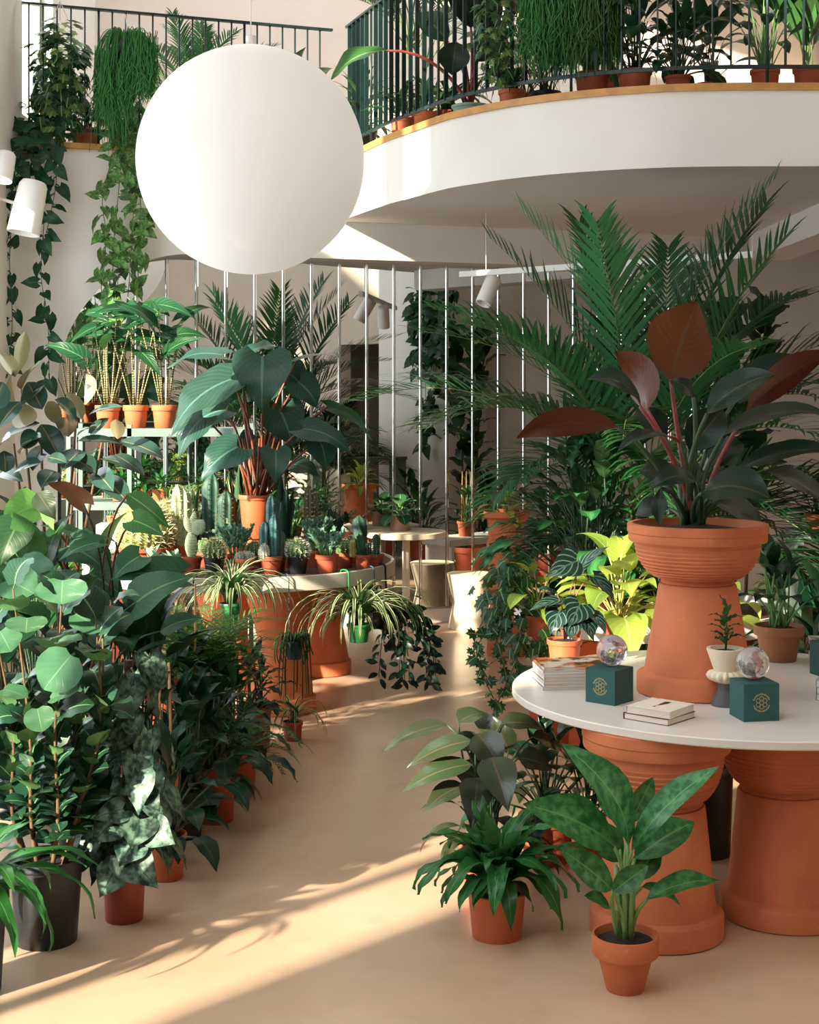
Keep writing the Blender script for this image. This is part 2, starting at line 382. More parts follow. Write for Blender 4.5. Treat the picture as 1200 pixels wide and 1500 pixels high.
# mirror wall: one tall bevelled panel beside another, chrome bead between
SM0, SM1, PW = SL-.08, SR+.1, .2272
struct('trim_4', strip_on_wall(SL, SR, 0, .105, -.26, -.2, white, 'mirror_plinth'))
mw = put('mirror_wall', None); mw['kind'] = 'structure'
s = s_of(577, DM)-PW*14; i = 0
pm = None
while s < SM1:
    if s+PW > SM0:
        if pm is None:
            g = G(); bv = .012; L_, H_ = PW-.003, 2.86
            g.add([V((0, 0, 0)), V((L_, 0, 0)), V((L_, 0, H_)), V((0, 0, H_)), V((bv, -.004, bv)), V((L_-bv, -.004, bv)), V((L_-bv, -.004, H_-bv)), V((bv, -.004, H_-bv))],
                  [(4, 5, 6, 7), (0, 1, 5, 4), (1, 2, 6, 5), (2, 3, 7, 6), (3, 0, 4, 7)]); pm = g.mesh('mirror_panel', mirror, False)
            g = G(); box(g, (-.005, -.009, 0), (.005, .0, H_)); bm = g.mesh('panel_bead', chrome, False)
        o = wp(s, .1, 0, DM); rz = math.atan(KW)
        put('mirror_panel', pm, mw, M.Translation(o) @ M.Rotation(rz, 4, 'Z'))
        put('panel_bead', bm, mw, M.Translation(o) @ M.Rotation(rz, 4, 'Z'))
    s += PW
# white pier of the opposite side that shows in the mirror
g = G(); box(g, (3.75, 7.1, 0), (XR, 8.3, ZC)); struct('wall_pier', g.mesh('pier', white, False))
# ------------------------------------------------------------------ railings
def rail(name, label, pts, gap, h=.98, flat=False):
    loc = pts[0].copy(); t = thing(name, label, 'railing', loc)
    cum = [0]
    for a, b in zip(pts, pts[1:]): cum.append(cum[-1]+(b-a).length)
    def at(d):
        for i in range(len(pts)-1):
            if d <= cum[i+1]: return pts[i]+(pts[i+1]-pts[i])*((d-cum[i])/(cum[i+1]-cum[i]))
        return pts[-1]
    for nm, z, hw, hh in (('handrail', h, .02, .008), ('bottom_rail', .10, .008, .011)):
        g = G(); vs = []; n = len(pts)
        for i in range(n):
            tt = (pts[min(i+1, n-1)]-pts[max(i-1, 0)]).normalized(); nn = V((tt.y, -tt.x, 0))
            for a, b in ((-1, -1), (1, -1), (1, 1), (-1, 1)): vs.append(pts[i]-loc+nn*a*hw+V((0, 0, z+b*hh)))
        g.add(vs, [(i*4+k, i*4+(k+1) % 4, (i+1)*4+(k+1) % 4, (i+1)*4+k) for i in range(n-1) for k in range(4)]+[(3, 2, 1, 0), ((n-1)*4, (n-1)*4+1, (n-1)*4+2, (n-1)*4+3)])
        put(nm, g.mesh(nm, dark_metal, False), t)
    g = G()
    if flat: box(g, (-.004, -.015, .1), (.004, .015, h))
    else: tube(g, [V((0, 0, .1)), V((0, 0, h))], .0065, 6)
    me = g.mesh('baluster', dark_metal, not flat)
    g = G(); tube(g, [V((0, 0, 0)), V((0, 0, h))], .0095, 6); mp = g.mesh('post', dark_metal)
    d = gap*.5; k = 0
    while d < cum[-1]:
        p = at(d); post = k % 11 == 5; q = at(min(d+.05, cum[-1]))-at(max(0, d-.05)); rz = math.atan2(q.y, q.x)
        put('post' if post else 'baluster', mp if post else me, t, M.Translation(p-loc) @ M.Rotation(rz, 4, 'Z')); d += gap; k += 1
    return t
GR = V((0, 0, ZG+.012))
rail('gallery_railing', 'straight thin metal railing on the oak edge above the white left wall', [wp(S0+.05, 0)+GR+NW*-.02, wp(SCN-.05, 0)+GR+NW*-.02], .0985)
ins = []
for i, p in enumerate(EDGE[1:-2]):
    t = (EDGE[i+2]-EDGE[i]).normalized(); ins.append(p-V((t.y, -t.x, 0))*.03+V((0, 0, ZG+.008)))
rail('balcony_railing', 'curved dark green metal railing along the rounded balcony edge', ins, .105, flat=True)
# ------------------------------------------------------------------ globe lamp
GD = 8.6
gc = P(367.5, 235, GD); gr = mm(166.5, GD)
t = thing('globe_lamp', 'huge round white globe lamp hanging under the gallery railing', 'lamp', gc)
gm = NT('opal_globe'); gm.b.inputs['Base Color'].default_value = (*lin((188, 186, 181)), 1); gm.b.inputs['Roughness'].default_value = .55
gm.b.inputs['Emission Color'].default_value = (*lin((246, 240, 228)), 1); gm.b.inputs['Emission Strength'].default_value = .2  # faint emission evens out the globe's shading; the lamp is not lit
g = G(); lathe(g, [(max(.0001, gr*math.sin(math.pi*i/40)), -gr*math.cos(math.pi*i/40)) for i in range(41)], 64)
put('globe', g.mesh('globe', gm.m), t)
g = G(); tube(g, [V((0, 0, gr)), V((0, 0, gr+.06))], .03, 12); tube(g, [V((0, 0, gr+.05)), V((0, 0, ZC-gc.z-.004))], .004, 6); put('cable', g.mesh('cable', white_metal), t)
# ------------------------------------------------------------------ track lights
a, b = P(675, 402, 10.9), P(1105, 372, 9.3); b.z = a.z
t = thing('ceiling_track', 'white lighting track hanging on wires under the balcony', 'track', a)
dv = b-a; n_ = V((dv.y, -dv.x, 0)).normalized()*.018; h = V((0, 0, .02))
g = G(); g.add([-n_-h, n_-h, n_+h, -n_+h, dv-n_-h, dv+n_-h, dv+n_+h, dv-n_+h], [(0, 1, 2, 3), (7, 6, 5, 4), (0, 4, 5, 1), (1, 5, 6, 2), (2, 6, 7, 3), (3, 7, 4, 0)]); put('rail', g.mesh('track_rail', white_metal, False), t)
for q in (.1, .995):
    g = G(); tube(g, [dv*q, V((dv.x*q, dv.y*q, ZS-a.z))], .004, 5); put('wire', g.mesh('wire', white_metal), t)
def spot(p, d, label, L=.22, r=.058):
    t = thing('track_spotlight', label, 'spotlight', p, None)
    g = G(); tube(g, [V((0, 0, 0)), V((0, 0, -.05))], .014, 8); put('bracket', g.mesh('bracket', white_metal), t)
    g = G(); lathe(g, [(.0001, -L*.5), (r*.8, -L*.5), (r, -L*.45), (r, L*.5), (r*.86, L*.5), (r*.8, L*.3), (.0001, L*.28)], 20)
    q = V(d).normalized().to_track_quat('Z', 'Y').to_matrix().to_4x4(); put('lamp_head', g.mesh('lamp_head', white_metal, True, 40), t, M.Translation((0, 0, -.11)) @ q)
spot(a+dv*.11-h, (-.35, -.3, -.8), 'white cylindrical spotlight on the left end of the hanging track')
spot(a+dv*.62-h, (.3, -.3, -.8), 'white cylindrical spotlight on the track behind the tall palm')
def wspot(px, py, d, L, r, dr, label):
    p = P(px, py, d); t = thing('wall_spotlight', label, 'spotlight', p)
    g = G(); lathe(g, [(.0001, -L*.5), (r*.7, -L*.5), (r*.86, -L*.42), (r, L*.5), (r*.9, L*.5), (r*.8, L*.2), (.0001, L*.2)], 24)
    q = V(dr).normalized().to_track_quat('Z', 'Y').to_matrix().to_4x4(); put('lamp_head', g.mesh('lamp_head', white_metal, True, 40), t, q)
    g = G(); tube(g, [V((0, 0, 0)), V((XL+.0-p.x, .12, .08))], .012, 8); put('bracket', g.mesh('bracket', white_metal), t)
wspot(42, 304, 10.1, .36, .11, (-.17, -.12, -.97), 'large white cylindrical wall spotlight partly behind trailing pothos leaves')
wspot(6, 244, 9.6, .19, .07, (-.12, -.3, -.95), 'small white wall spotlight cut by the left picture edge')
# ------------------------------------------------------------------ pots, tables, stools
def pot_prof(rt, rb, h, rim=.22, lip=.06, th=.08):
    """outer wall from base up, over the rim and inside"""
    rr = rt-rt*lip
    zb = h*(1-rim); rm = rb+(rr-rb)*(1-rim)
    if rim <= 0: return [(.0001, 0), (rb, 0), (rb*1.02, h*.02), (rt, h*.97), (rt*1.02, h*.985), (rt, h), (rt*(1-th), h), (rb*(1-th), h*.3)]
    return [(.0001, 0), (rb*.97, 0), (rb, h*.015), (rm, zb), (rt*.985, zb+h*.012), (rt*.995, zb+h*.03), (rt, h*.985), (rt*.985, h), (rt*(1-th), h), (rt*(1-th*1.3), h*.96), (rb*(1-th), h*.3)]
_pc = {}
def add_pot(par, rt, rb, h, mat, rim=.22, soil=True, lip=.06, off=(0, 0, 0), fill=.88):
    k = (round(rt, 3), round(rb, 3), round(h, 3), mat.name, rim)
    if k not in _pc:
        g = G(); lathe(g, pot_prof(rt, rb, h, rim, lip), 28); g2 = G()
        r2 = rt*.9 - (rt-rb)*.12; lathe(g2, [(r2, 0), (r2*.6, .006+r2*.04), (.0001, .008+r2*.05)], 14)
        _pc[k] = (g.mesh('pot', mat, True, 35), g2.mesh('soil', soil_m))
    po = put('pot', _pc[k][0], par, M.Translation(off))
    if soil: put('soil', _pc[k][1], po, M.Translation(V((0, 0, h*fill))))
def ribs(r0, z0, r1, z1, n, amp):
    out = []
    for i in range(n):
        t = i/n; 
        for q, a in ((0, 0), (.35, amp), (.65, amp)):
            tt = t+q/n; out.append((r0+(r1-r0)*tt+a, z0+(z1-z0)*tt))
    return out
def pedestal(name, label, loc, rb, hc, rt, hb, rbowl, cat='planter', soil=False, group=None):
    """an upturned flower pot carrying a ribbed bowl"""
    t = thing(name, label, cat, loc, group)
    g = G(); lathe(g, [(rb*.93, 0), (rb, .004), (rb*1.0, hc*.16), (rb*.985, hc*.175), (rb*.88, hc*.2), (rt*1.0, hc*.985), (rt*.97, hc), (.0001, hc)], 48); put('upturned_pot', g.mesh('upturned_pot', terra_p, True, 35), t)
    b0 = rt*.92; bp = [(.0001, 0), (b0, 0), (b0*1.04, hb*.03), (b0*.99, hb*.07)]
    for i in range(13):
        a = i/12; bp_r = b0+(rbowl*.9-b0)*math.sin(a*math.pi/2)**.85; z = hb*(.08+.62*(1-math.cos(a*math.pi/2))**.8)
        bp += [(bp_r+.0014, z), (bp_r-.0004, z+hb*.02)]
    bp += [(rbowl*.91, hb*.70), (rbowl*.975, hb*.71), (rbowl*.985, hb*.74), (rbowl*.985, hb*.84), (rbowl, hb*.86), (rbowl, hb*.985), (rbowl*.98, hb), (rbowl*.92, hb), (rbowl*.9, hb*.9), (rbowl*.7, hb*.5)]
    g = G(); lathe(g, bp, 48); put('bowl', g.mesh('bowl', terra_p, True, 35), t, M.Translation((0, 0, hc)))
    if soil:
        g = G(); lathe(g, [(rbowl*.9, 0), (.0001, .03)], 24); put('soil', g.mesh('soil', soil_m), t, M.Translation((0, 0, hc+hb*.86)))
    return t
# right round table
TZ = .74
TC = V((1.24, 5.60, 0)); TR = .855
for i, (px, py, lb) in enumerate(((962, 1364, 'left terracotta pedestal of upturned pot and bowl carrying the white display table'), (1150, 1338, 'right terracotta pedestal of upturned pot and bowl carrying the white display table'))):
    p = Z(px, py, 0); pedestal('terracotta_pedestal', lb, p, .228, .44, .165, .27, .255, 'pedestal')
pedestal('terracotta_pedestal', 'rear terracotta pedestal hidden below the far side of the white display table', V((1.62, 6.2, 0)), .228, .44, .165, .27, .255, 'pedestal')
t = thing('display_table', 'round white table top carrying boxes, books and a terracotta planter', 'table', V((TC.x, TC.y, .71)))
g = G(); lathe(g, [(.0001, 0), (TR-.004, 0), (TR, .004), (TR, .026), (TR-.004, .03), (.0001, .03)], 96); put('table_top', g.mesh('table_top', plain('table_laminate', (222, 214, 204), .32, .02), True, 30), t)
# terracotta planter on it (plant added later)
BP = Z(1022, 1013, TZ); BOWLZ = TZ+.398+.222
# cactus table: raised planter tray
CC = V((-1.02, 9.05, 0)); CR = .93; CZ = .84
for px, py, lb in ((412, 1040, 'front terracotta pedestal under the cactus table'), (330, 1012, 'left terracotta pedestal under the cactus table in sunlight'), (470, 985, 'rear right terracotta pedestal under the cactus table')):
    p = Z(px, py, 0); t = thing('terracotta_pedestal', lb, 'pedestal', p)
    g = G(); lathe(g, [(.19, 0), (.2, .005), (.2, .085), (.185, .095), (.13, .385), (.12, .39), (.0001, .39)], 40); put('upturned_pot', g.mesh('upturned_pot', terra_p, True, 35), t)
    g = G(); lathe(g, [(.0001, 0), (.125, 0), (.132, .01), (.2, .29), (.215, .295), (.215, .355), (.205, .36), (.0001, .36)], 40); put('upright_pot', g.mesh('upright_pot', terra_p, True, 35), t, M.Translation((0, 0, .385)))
t = thing('cactus_table', 'round tray table with pale rim holding the cactus collection', 'table', V((CC.x, CC.y, .75)))
g = G(); lathe(g, [(.0001, 0), (CR-.003, 0), (CR, .003), (CR, .079), (CR-.003, .083), (CR-.02, .083), (CR-.022, .05), (.0001, .05)], 96); put('tray', g.mesh('tray', plain('grey_laminate', (204, 198, 184), .5, .03), True, 30), t)
g = G(); lathe(g, [(CR-.021, .074), (.0001, .077)], 48); put('gravel', g.mesh('gravel', bark_m), t); CT = .75+.0755
# second planter table behind the display table
PC = V((1.28, 8.0, 0)); PR = .72; PT = .62
t = thing('planter_table', 'round planter tray with white rim behind the display table', 'table', V((PC.x, PC.y, PT)))
g = G(); lathe(g, [(.0001, 0), (PR, 0), (PR, .09), (PR-.02, .09), (PR-.022, .05), (.0001, .05)], 72); put('tray', g.mesh('tray', white_metal, True, 30), t)
g = G(); lathe(g, [(PR-.03, .052), (.0001, .056)], 40); put('gravel', g.mesh('gravel', bark_m), t)
for k in range(3):
    a = 1.0+k*2.094; p = PC+V((math.cos(a)*.4, math.sin(a)*.4, 0)); t = thing('terracotta_pedestal', ('left', 'rear', 'right')[k]+' terracotta pedestal under the planter tray with white rim', 'pedestal', p)
    g = G(); lathe(g, [(.17, 0), (.17, .07), (.155, .08), (.11, .3), (.12, .32), (.18, .6), (.18, .62), (.0001, .62)], 32); put('pedestal_body', g.mesh('pedestal_body', terra_p, True, 35), t)
# side table by the mirror
p = P(595, 0, 11.66); p.z = 0
t = thing('side_table', 'small round cream pedestal table standing before the mirror', 'table', p)
g = G(); lathe(g, [(.0001, .715), (.305, .715), (.31, .72), (.31, .755), (.306, .76), (.0001, .76)], 56); put('table_top', g.mesh('table_top', concrete, True, 30), t)
g = G(); lathe(g, [(.03, .01), (.03, .715)], 20); put('leg', g.mesh('leg', concrete), t)
g = G(); lathe(g, [(.0001, 0), (.2, 0), (.2, .008), (.04, .014), (.0001, .02)], 36); put('foot_plate', g.mesh('foot_plate', concrete, True, 30), t)
# stool
p = P(689, 0, 11.72); p.z = 0
t = thing('concrete_stool', 'waisted cream stool standing before the mirror wall', 'stool', p)
g = G(); lathe(g, [(.0001, 0), (.172, 0), (.176, .004), (.134, .2), (.134, .212), (.183, .418), (.18, .424), (.0001, .424)], 48); put('stool_body', g.mesh('stool_body', concrete, True, 25), t)
# ------------------------------------------------------------------ shelf unit on the left
SX0, SX1, SY0, SY1 = -2.28, -1.12, 10.1, 10.5
t = thing('shelving_unit', 'grey green metal shelving unit beside the cactus table', 'shelf', V((SX0, SY0, 0)))
SZ = (.45, 1.10, 1.595)
for z in SZ:
    g = G(); box(g, (0, 0, z-.055), (SX1-SX0, .02, z)); box(g, (0, SY1-SY0-.02, z-.055), (SX1-SX0, SY1-SY0, z)); box(g, (0, .02, z-.012), (SX1-SX0, SY1-SY0-.02, z-.004)); put('shelf', g.mesh('shelf', greenmetal, False), t)
for x in (-.03, .38, SX1-SX0):
    for y in (0, SY1-SY0-.03):
        g = G(); box(g, (x, y, 0), (x+.03, y+.03, 1.62 if x else 1.62)); put('post', g.mesh('post', greenmetal, False), t)
# ------------------------------------------------------------------ things on the display table
teal = plain('teal_card', (28, 82, 80), .6, .04, 30)
gold = plain('gold_foil', (190, 172, 116), .4, .02, metal=.4)
def gift_box(px, py, rot, s, label, front):
    p = Z(px, py, TZ) if px else V((1.545, 5.47, TZ+.0725)); t = thing('gift_box', label, 'box', p); t.rotation_euler = (0, 0, rot)
    g = G(); h = s/2; box(g, (-h, -h, 0), (h, h, s*.985)); o = put('carton', g.mesh('carton', teal, False), t)
    g = G(); box(g, (-h, -h, s*.988), (h, h, s)); put('lid_flap', g.mesh('lid_flap', teal, False), t)
    # round foil emblem on the front: an arc of marks around a diamond of rings
    g = G(); r = s*.23; c = V((0, -h-.0006, s*.5))
    for k in range(34):
        a = 2*math.pi*k/34
        if abs(math.sin(a)) < .22: continue
        q = c+V((math.cos(a)*r, 0, math.sin(a)*r)); dx = V((-math.sin(a), 0, math.cos(a)))*.0016; dz = V((math.cos(a), 0, math.sin(a)))*(.0024 if k % 3 else .0034)
        g.add([q-dx-dz, q+dx-dz, q+dx+dz, q-dx+dz], [(0, 1, 2, 3)])
    for cx, cz in ((0, .5), (.42, .25), (-.42, .25), (.42, -.25), (-.42, -.25), (0, -.5), (0, 0)):
        for k in range(14):
            a, b2 = 2*math.pi*k/14, 2*math.pi*(k+1)/14; qq = []
            for rr in (.22, .29):
                for an in (a, b2): qq.append(c+V((cx*r*.95+math.cos(an)*r*rr, 0, cz*r*.95+math.sin(an)*r*rr)))
            g.add(qq, [(0, 1, 3, 2)])
    em = g.mesh('emblem', gold, False)
    put('emblem', em, t, None if front == 0 else M.Rotation(front, 4, 'Z'))
    return p, s
def crystal(p, r, label, tint):
    t = NT('crystal_'+label[:5]); t.b.inputs['Base Color'].default_value = (*tint, 1); t.b.inputs['Roughness'].default_value = .02; t.b.inputs['IOR'].default_value = 1.5
    t.b.inputs['Transmission Weight'].default_value = .85
    co = t.coord('Object'); 
    th = thing('crystal_ball', label, 'ball', p)
    g = G(); lathe(g, [(max(.0001, r*math.sin(math.pi*i/20)), r-r*math.cos(math.pi*i/20)) for i in range(21)], 32); put('glass_sphere', g.mesh('glass_sphere', t.m), th)
    vm = plain('veil_'+label[:5], (236, 232, 240), .4, .1, 40); g = G()
    for k in range(26):                      # veils and fractures inside the stone
        c = V((R.uniform(-.4, .4)*r, R.uniform(-.4, .4)*r, r+R.uniform(-.5, .4)*r)); a = V((R.uniform(-1, 1), R.uniform(-1, 1), R.uniform(-1, 1))).normalized()*r*.07; b = a.orthogonal().normalized()*r*.04
        g.add([c-a, c-b, c+a, c+b*1.3], [(0, 1, 2, 3)])
    put('inclusion', g.mesh('inclusion', vm, False), th, kind='stuff')
bs = .122
p, s = gift_box(893, 1027, -.7, bs, 'teal gift box with gold emblem under the violet crystal ball', 0)
crystal(p+V((.012, .02, s)), .056, 'violet tinted crystal ball resting on a teal box beside the book pile', (.86, .82, .95))
p, s = gift_box(1105, 1051, .17, bs*1.03, 'teal gift box with gold emblem in front of the grey footed planter', 0)
crystal(p+V((.0, .02, s)), .056, 'clear crystal ball on the teal box beside the small cream planter', (.94, .94, .96))
p, s = gift_box(0, 0, .3, bs, 'teal gift box on the pale blue magazines at the right picture edge', 0)
crystal(p+V((0, .02, s)), .05, 'smoky crystal ball at the right picture edge', (.6, .66, .62))
paper = plain('paper_edges', (234, 226, 212), .7, .05, 2, c2=(214, 204, 190))
def book(name, label, p, w, d, h, rot, cover, cat='book', group=None, pages=paper, art=None):
    t = thing(name, label, cat, p, group); t.rotation_euler = (0, 0, rot)
    g = G(); box(g, (-w/2+.004, -d/2+.003, .002), (w/2-.003, d/2-.003, h-.002)); put('pages', g.mesh('pages', pages, False), t)
    g = G(); box(g, (-w/2, -d/2, 0), (w/2, d/2, .002)); box(g, (-w/2, -d/2, h-.002), (w/2, d/2, h)); box(g, (-w/2, -d/2, 0), (-w/2+.002, d/2, h)); put('cover', g.mesh('cover', cover, False), t)
    if art:
        g = G()
        for poly in art: g.add([V((x*w, y*d, h+.0006)) for x, y in poly], [tuple(range(len(poly)))])
        put('cover_art', g.mesh('cover_art', black_pl, False), t)
    return t
maroon = plain('maroon_cloth', (110, 44, 40), .7); offw = plain('white_cover', (232, 226, 208), .5, .03, 20)
p = Z(966, 1052, TZ)
book('notebook', 'lower cream notebook with maroon binding lying on the white table', p, .175, .175, .022, -.72, maroon)
exl = [[(-.05, .28), (.07, .33), (.1, .12), (.0, -.12), (-.03, .05)], [(-.02, -.2), (.02, -.18), (.015, -.28), (-.025, -.28)]]
book('notebook', 'upper cream notebook with black exclamation mark on its cover', p+V((.004, .003, .022)), .17, .17, .024, -.68, offw, art=exl)
def art_mat(name, cols, scale):
    t = NT(name); co = t.coord('Object'); n1 = t.noise(scale, 4, co); n2 = t.noise(scale*1.7, 3, co)
    b = t.mix(t.ramp(n1, .45, .55), lin(cols[0]), lin(cols[1])); b = t.mix(t.ramp(n2, .55, .6), b, lin(cols[2])); t.l(b, t.b.inputs['Base Color']); t.b.inputs['Roughness'].default_value = .3; return t.m
mag = art_mat('magazine_cover', ((226, 214, 196), (196, 110, 48), (70, 40, 34)), 9)
p0 = Z(838, 1003, TZ)
for k in range(7):
    c = mag if k == 6 else plain('magazine_edge_%d' % k, [(206, 196, 182), (226, 218, 206), (198, 190, 190), (222, 208, 184), (212, 206, 200), (228, 222, 214), (0, 0, 0)][k], .5, .03)
    book('magazine', ('orange and brown covered magazine topmost of the pile at the table left edge' if k == 6 else 'pale magazine %s from the top of the pile at the table left edge' % ('', 'seventh', 'sixth', 'fifth', 'fourth', 'third', 'second')[k+1]), p0+V((R.uniform(-.003, .003), R.uniform(-.003, .003), k*.0125)), .26, .2, .0122, .12+R.uniform(-.015, .015), c, 'magazine', 'pile of magazines at the left edge of the display table' if k < 6 else None)
gray = art_mat('grey_cover', ((196, 190, 184), (214, 208, 200), (96, 90, 88)), 7)
p0 = V((1.78, 5.92, TZ))
for k in range(4):
    book('magazine', ('grey magazine with dark sketch on top of the rear pile' if k == 3 else 'grey magazine %s in the rear pile behind the crystal ball' % ('lowest', 'second from the bottom', 'second from the top')[k]), p0+V((R.uniform(-.005, .005), R.uniform(-.005, .005), k*.03)), .36, .28, .029, -.12+R.uniform(-.02, .02), gray if k == 3 else plain('grey_edge_%d' % k, (190-8*k, 186-8*k, 180-8*k), .6), 'magazine', 'rear pile of grey magazines on the display table' if k < 3 else None)
blue = art_mat('pale_blue_cover', ((176, 194, 196), (206, 210, 208), (150, 176, 180)), 8)
p0 = V((1.66, 5.42, TZ))
for k in range(3):
    book('magazine', ('pale blue magazine on top of the front right pile' if k == 2 else 'pale blue magazine %s in the front right pile' % ('lowest', 'in the middle')[k]), p0+V((0, 0, k*.024)), .34, .24, .0235, -.42+R.uniform(-.02, .02), blue if k == 2 else plain('blue_edge_%d' % k, (150, 176, 178), .6), 'magazine', 'front right pile of pale blue magazines' if k < 2 else None)
# footed two-tone planter
p = Z(1063, 1033, TZ); t = thing('footed_planter', 'small cream planter on fluted ring and grey foot holding a holly like seedling', 'planter', p)
g = G(); lathe(g, [(.0001, 0), (.05, 0), (.05, .008), (.026, .055), (.028, .082), (.0001, .083)], 28); put('foot', g.mesh('foot', plain('grey_foot', (92, 92, 94), .8, .05), True, 30), t)
g = G(); lathe(g, [(.0001, .082), (.036, .082), (.058, .094), (.063, .106), (.056, .118), (.03, .126), (.0001, .126)], 84, rf=lambda a, q: 1+.2*abs(math.sin(a*8))-.1 if .25 < q < .85 else 1); put('fluted_ring', g.mesh('fluted_ring', concrete, True, 60), t)
g = G(); lathe(g, [(.0001, .124), (.041, .124), (.066, .196), (.066, .202), (.054, .202), (.05, .19)], 32); put('cup', g.mesh('cup', concrete, True, 30), t)
g = G(); lathe(g, [(.053, .19), (.0001, .193)], 16); put('soil', g.mesh('soil', soil_m), t); FP = t
# ------------------------------------------------------------------ leaf materials
L_ = {}
def lm(k, *a, **kw): L_[k] = leafmat('leaf_'+k, *a, **kw)
lm('dark', (20, 62, 42), back=(46, 82, 50), vein=(54, 94, 62), rough=.3, tr=.12, vs=.14)
lm('mid', (44, 98, 56), back=(72, 116, 64), vein=(88, 134, 78), vs=.15)
lm('bright', (74, 134, 62), back=(108, 152, 74), vein=(130, 170, 94), tr=.3, vs=.15)
lm('lime', (180, 206, 96), back=(186, 200, 96), vein=(214, 220, 130), tr=.4, c2=(150, 182, 70), vary=.25)
lm('ficus', (50, 84, 68), back=(134, 126, 96), vein=(140, 122, 88), rough=.2, midw=.05, nv=22, vs=.05, tr=.08, slant=.2, vary=.6, c2=(44, 76, 66))
lm('red', (18, 50, 36), back=(82, 38, 18), vein=(70, 62, 44), rough=.3, vs=.14, nv=12, tr=.04, c2=(26, 38, 28), spec=.22)
lm('bronze', (66, 60, 36), back=(104, 60, 42), vein=(92, 72, 60), rough=.24, vs=.12, tr=.08, c2=(34, 68, 44), spec=.5)
lm('aglao', (52, 122, 60), back=(70, 122, 66), vein=(104, 154, 92), pat='splash', pcol=(84, 146, 86), rough=.32, nv=11, slant=.5, tr=.2, vs=.15)
lm('homalo', (58, 100, 84), back=(50, 92, 58), vein=(84, 128, 114), rough=.3, nv=9, slant=.55, vs=.28, tr=.12)
lm('silver', (28, 60, 48), back=(46, 76, 54), pat='splash', pcol=(120, 156, 134), rough=.4, tr=.06, vs=.05)
lm('veined', (28, 54, 46), back=(62, 44, 44), pat='veins', pcol=(78, 108, 94), rough=.25, nv=4, slant=.6, tr=.05, vs=.1)
lm('cocco', (92, 148, 106), back=(96, 132, 80), vein=(104, 146, 100), rough=.26, nv=6, vs=.12, slant=.4, tr=.15, midw=.03)
lm('cocco_small', (40, 88, 62), back=(90, 130, 80), vein=(120, 160, 110), rough=.3, vs=.15, tr=.12)
lm('pothos', (56, 112, 56), back=(96, 140, 84), pat='splash', pcol=(140, 172, 96), rough=.34, vs=.15, tr=.25)
lm('pothos_dark', (34, 86, 52), back=(60, 104, 64), rough=.32, vs=.15, tr=.15)
lm('palm', (36, 92, 50), back=(52, 108, 60), vein=(80, 130, 70), rough=.4, vs=0, tr=.2)
lm('palm_dark', (24, 66, 44), back=(34, 76, 50), rough=.45, vs=0, tr=.12)
lm('spider', (72, 122, 54), pat='rim', pcol=(208, 212, 166), rough=.45, vs=0, tr=.25, midw=0.01)
lm('ivy', (42, 92, 54), back=(96, 132, 84), vein=(130, 164, 100), rough=.4, vs=.15, tr=.2, nv=5)
lm('ivy_pale', (120, 150, 84), back=(150, 160, 100), rough=.45, vs=.1, tr=.3, nv=5)
lm('fern', (58, 132, 62), back=(66, 126, 64), vein=(96, 156, 86), rough=.3, vs=.08, tr=.25)
lm('calathea', (52, 120, 66), back=(60, 84, 52), pat='center', pcol=(62, 124, 66), rough=.35, tr=.15, vs=.3, nv=12, slant=.5)
lm('zebrina', (40, 96, 60), back=(64, 118, 66), vein=(100, 150, 96), rough=.3, tr=.2)
lm('rhip', (92, 164, 84), rough=.5, vs=0, tr=.15, vary=.3)
lm('succ', (128, 160, 132), back=(140, 170, 140), rough=.5, vs=0, tr=.1, c2=(104, 146, 116))
lm('succ_blue', (118, 158, 138), rough=.5, vs=0, tr=.1, c2=(96, 140, 118))
lm('sans', (60, 98, 66), pat='rim', pcol=(190, 190, 110), rough=.4, vs=0, tr=.05, midw=.01)
lm('sans_dark', (30, 66, 52), rough=.35, vs=0, tr=.05, c2=(64, 104, 84))
lm('varie', (52, 100, 56), pat='rim', pcol=(206, 214, 170), rough=.4, vs=.1, tr=.2)
lm('pepe', (44, 112, 66), back=(80, 130, 80), vein=(150, 186, 130), rough=.22, vs=.4, nv=5, slant=.7, tr=.15)
lm('hoya', (26, 56, 40), back=(60, 96, 60), rough=.35, vs=.1, tr=.1)
pet_g = plain('green_stalk', (92, 138, 72), .45, .1); pet_d = plain('dark_stalk', (48, 76, 48), .45, .1)
pet_r = plain('red_stalk', (140, 62, 54), .4, .12); pet_b = plain('brown_red_stalk', (132, 74, 46), .45, .15, 14)
pet_y = plain('yellow_stalk', (176, 170, 90), .45, .1); pet_t = plain('tan_stem', (112, 86, 58), .7, .15, 20)
def zeb():
    t = NT('zebra_stalk'); co = t.coord('Object'); s = t.n('ShaderNodeSeparateXYZ'); t.l(co, s.inputs[0])
    f = t.math('FRACT', t.math('ADD', t.math('MULTIPLY', s.outputs[2], 60), t.math('MULTIPLY', t.noise(30, 2, co), 1.5)))
    t.l(t.mix(t.ramp(f, .4, .6), lin((164, 152, 100)), lin((70, 66, 40))), t.b.inputs['Base Color']); t.b.inputs['Roughness'].default_value = .5; return t.m
pet_z = zeb()
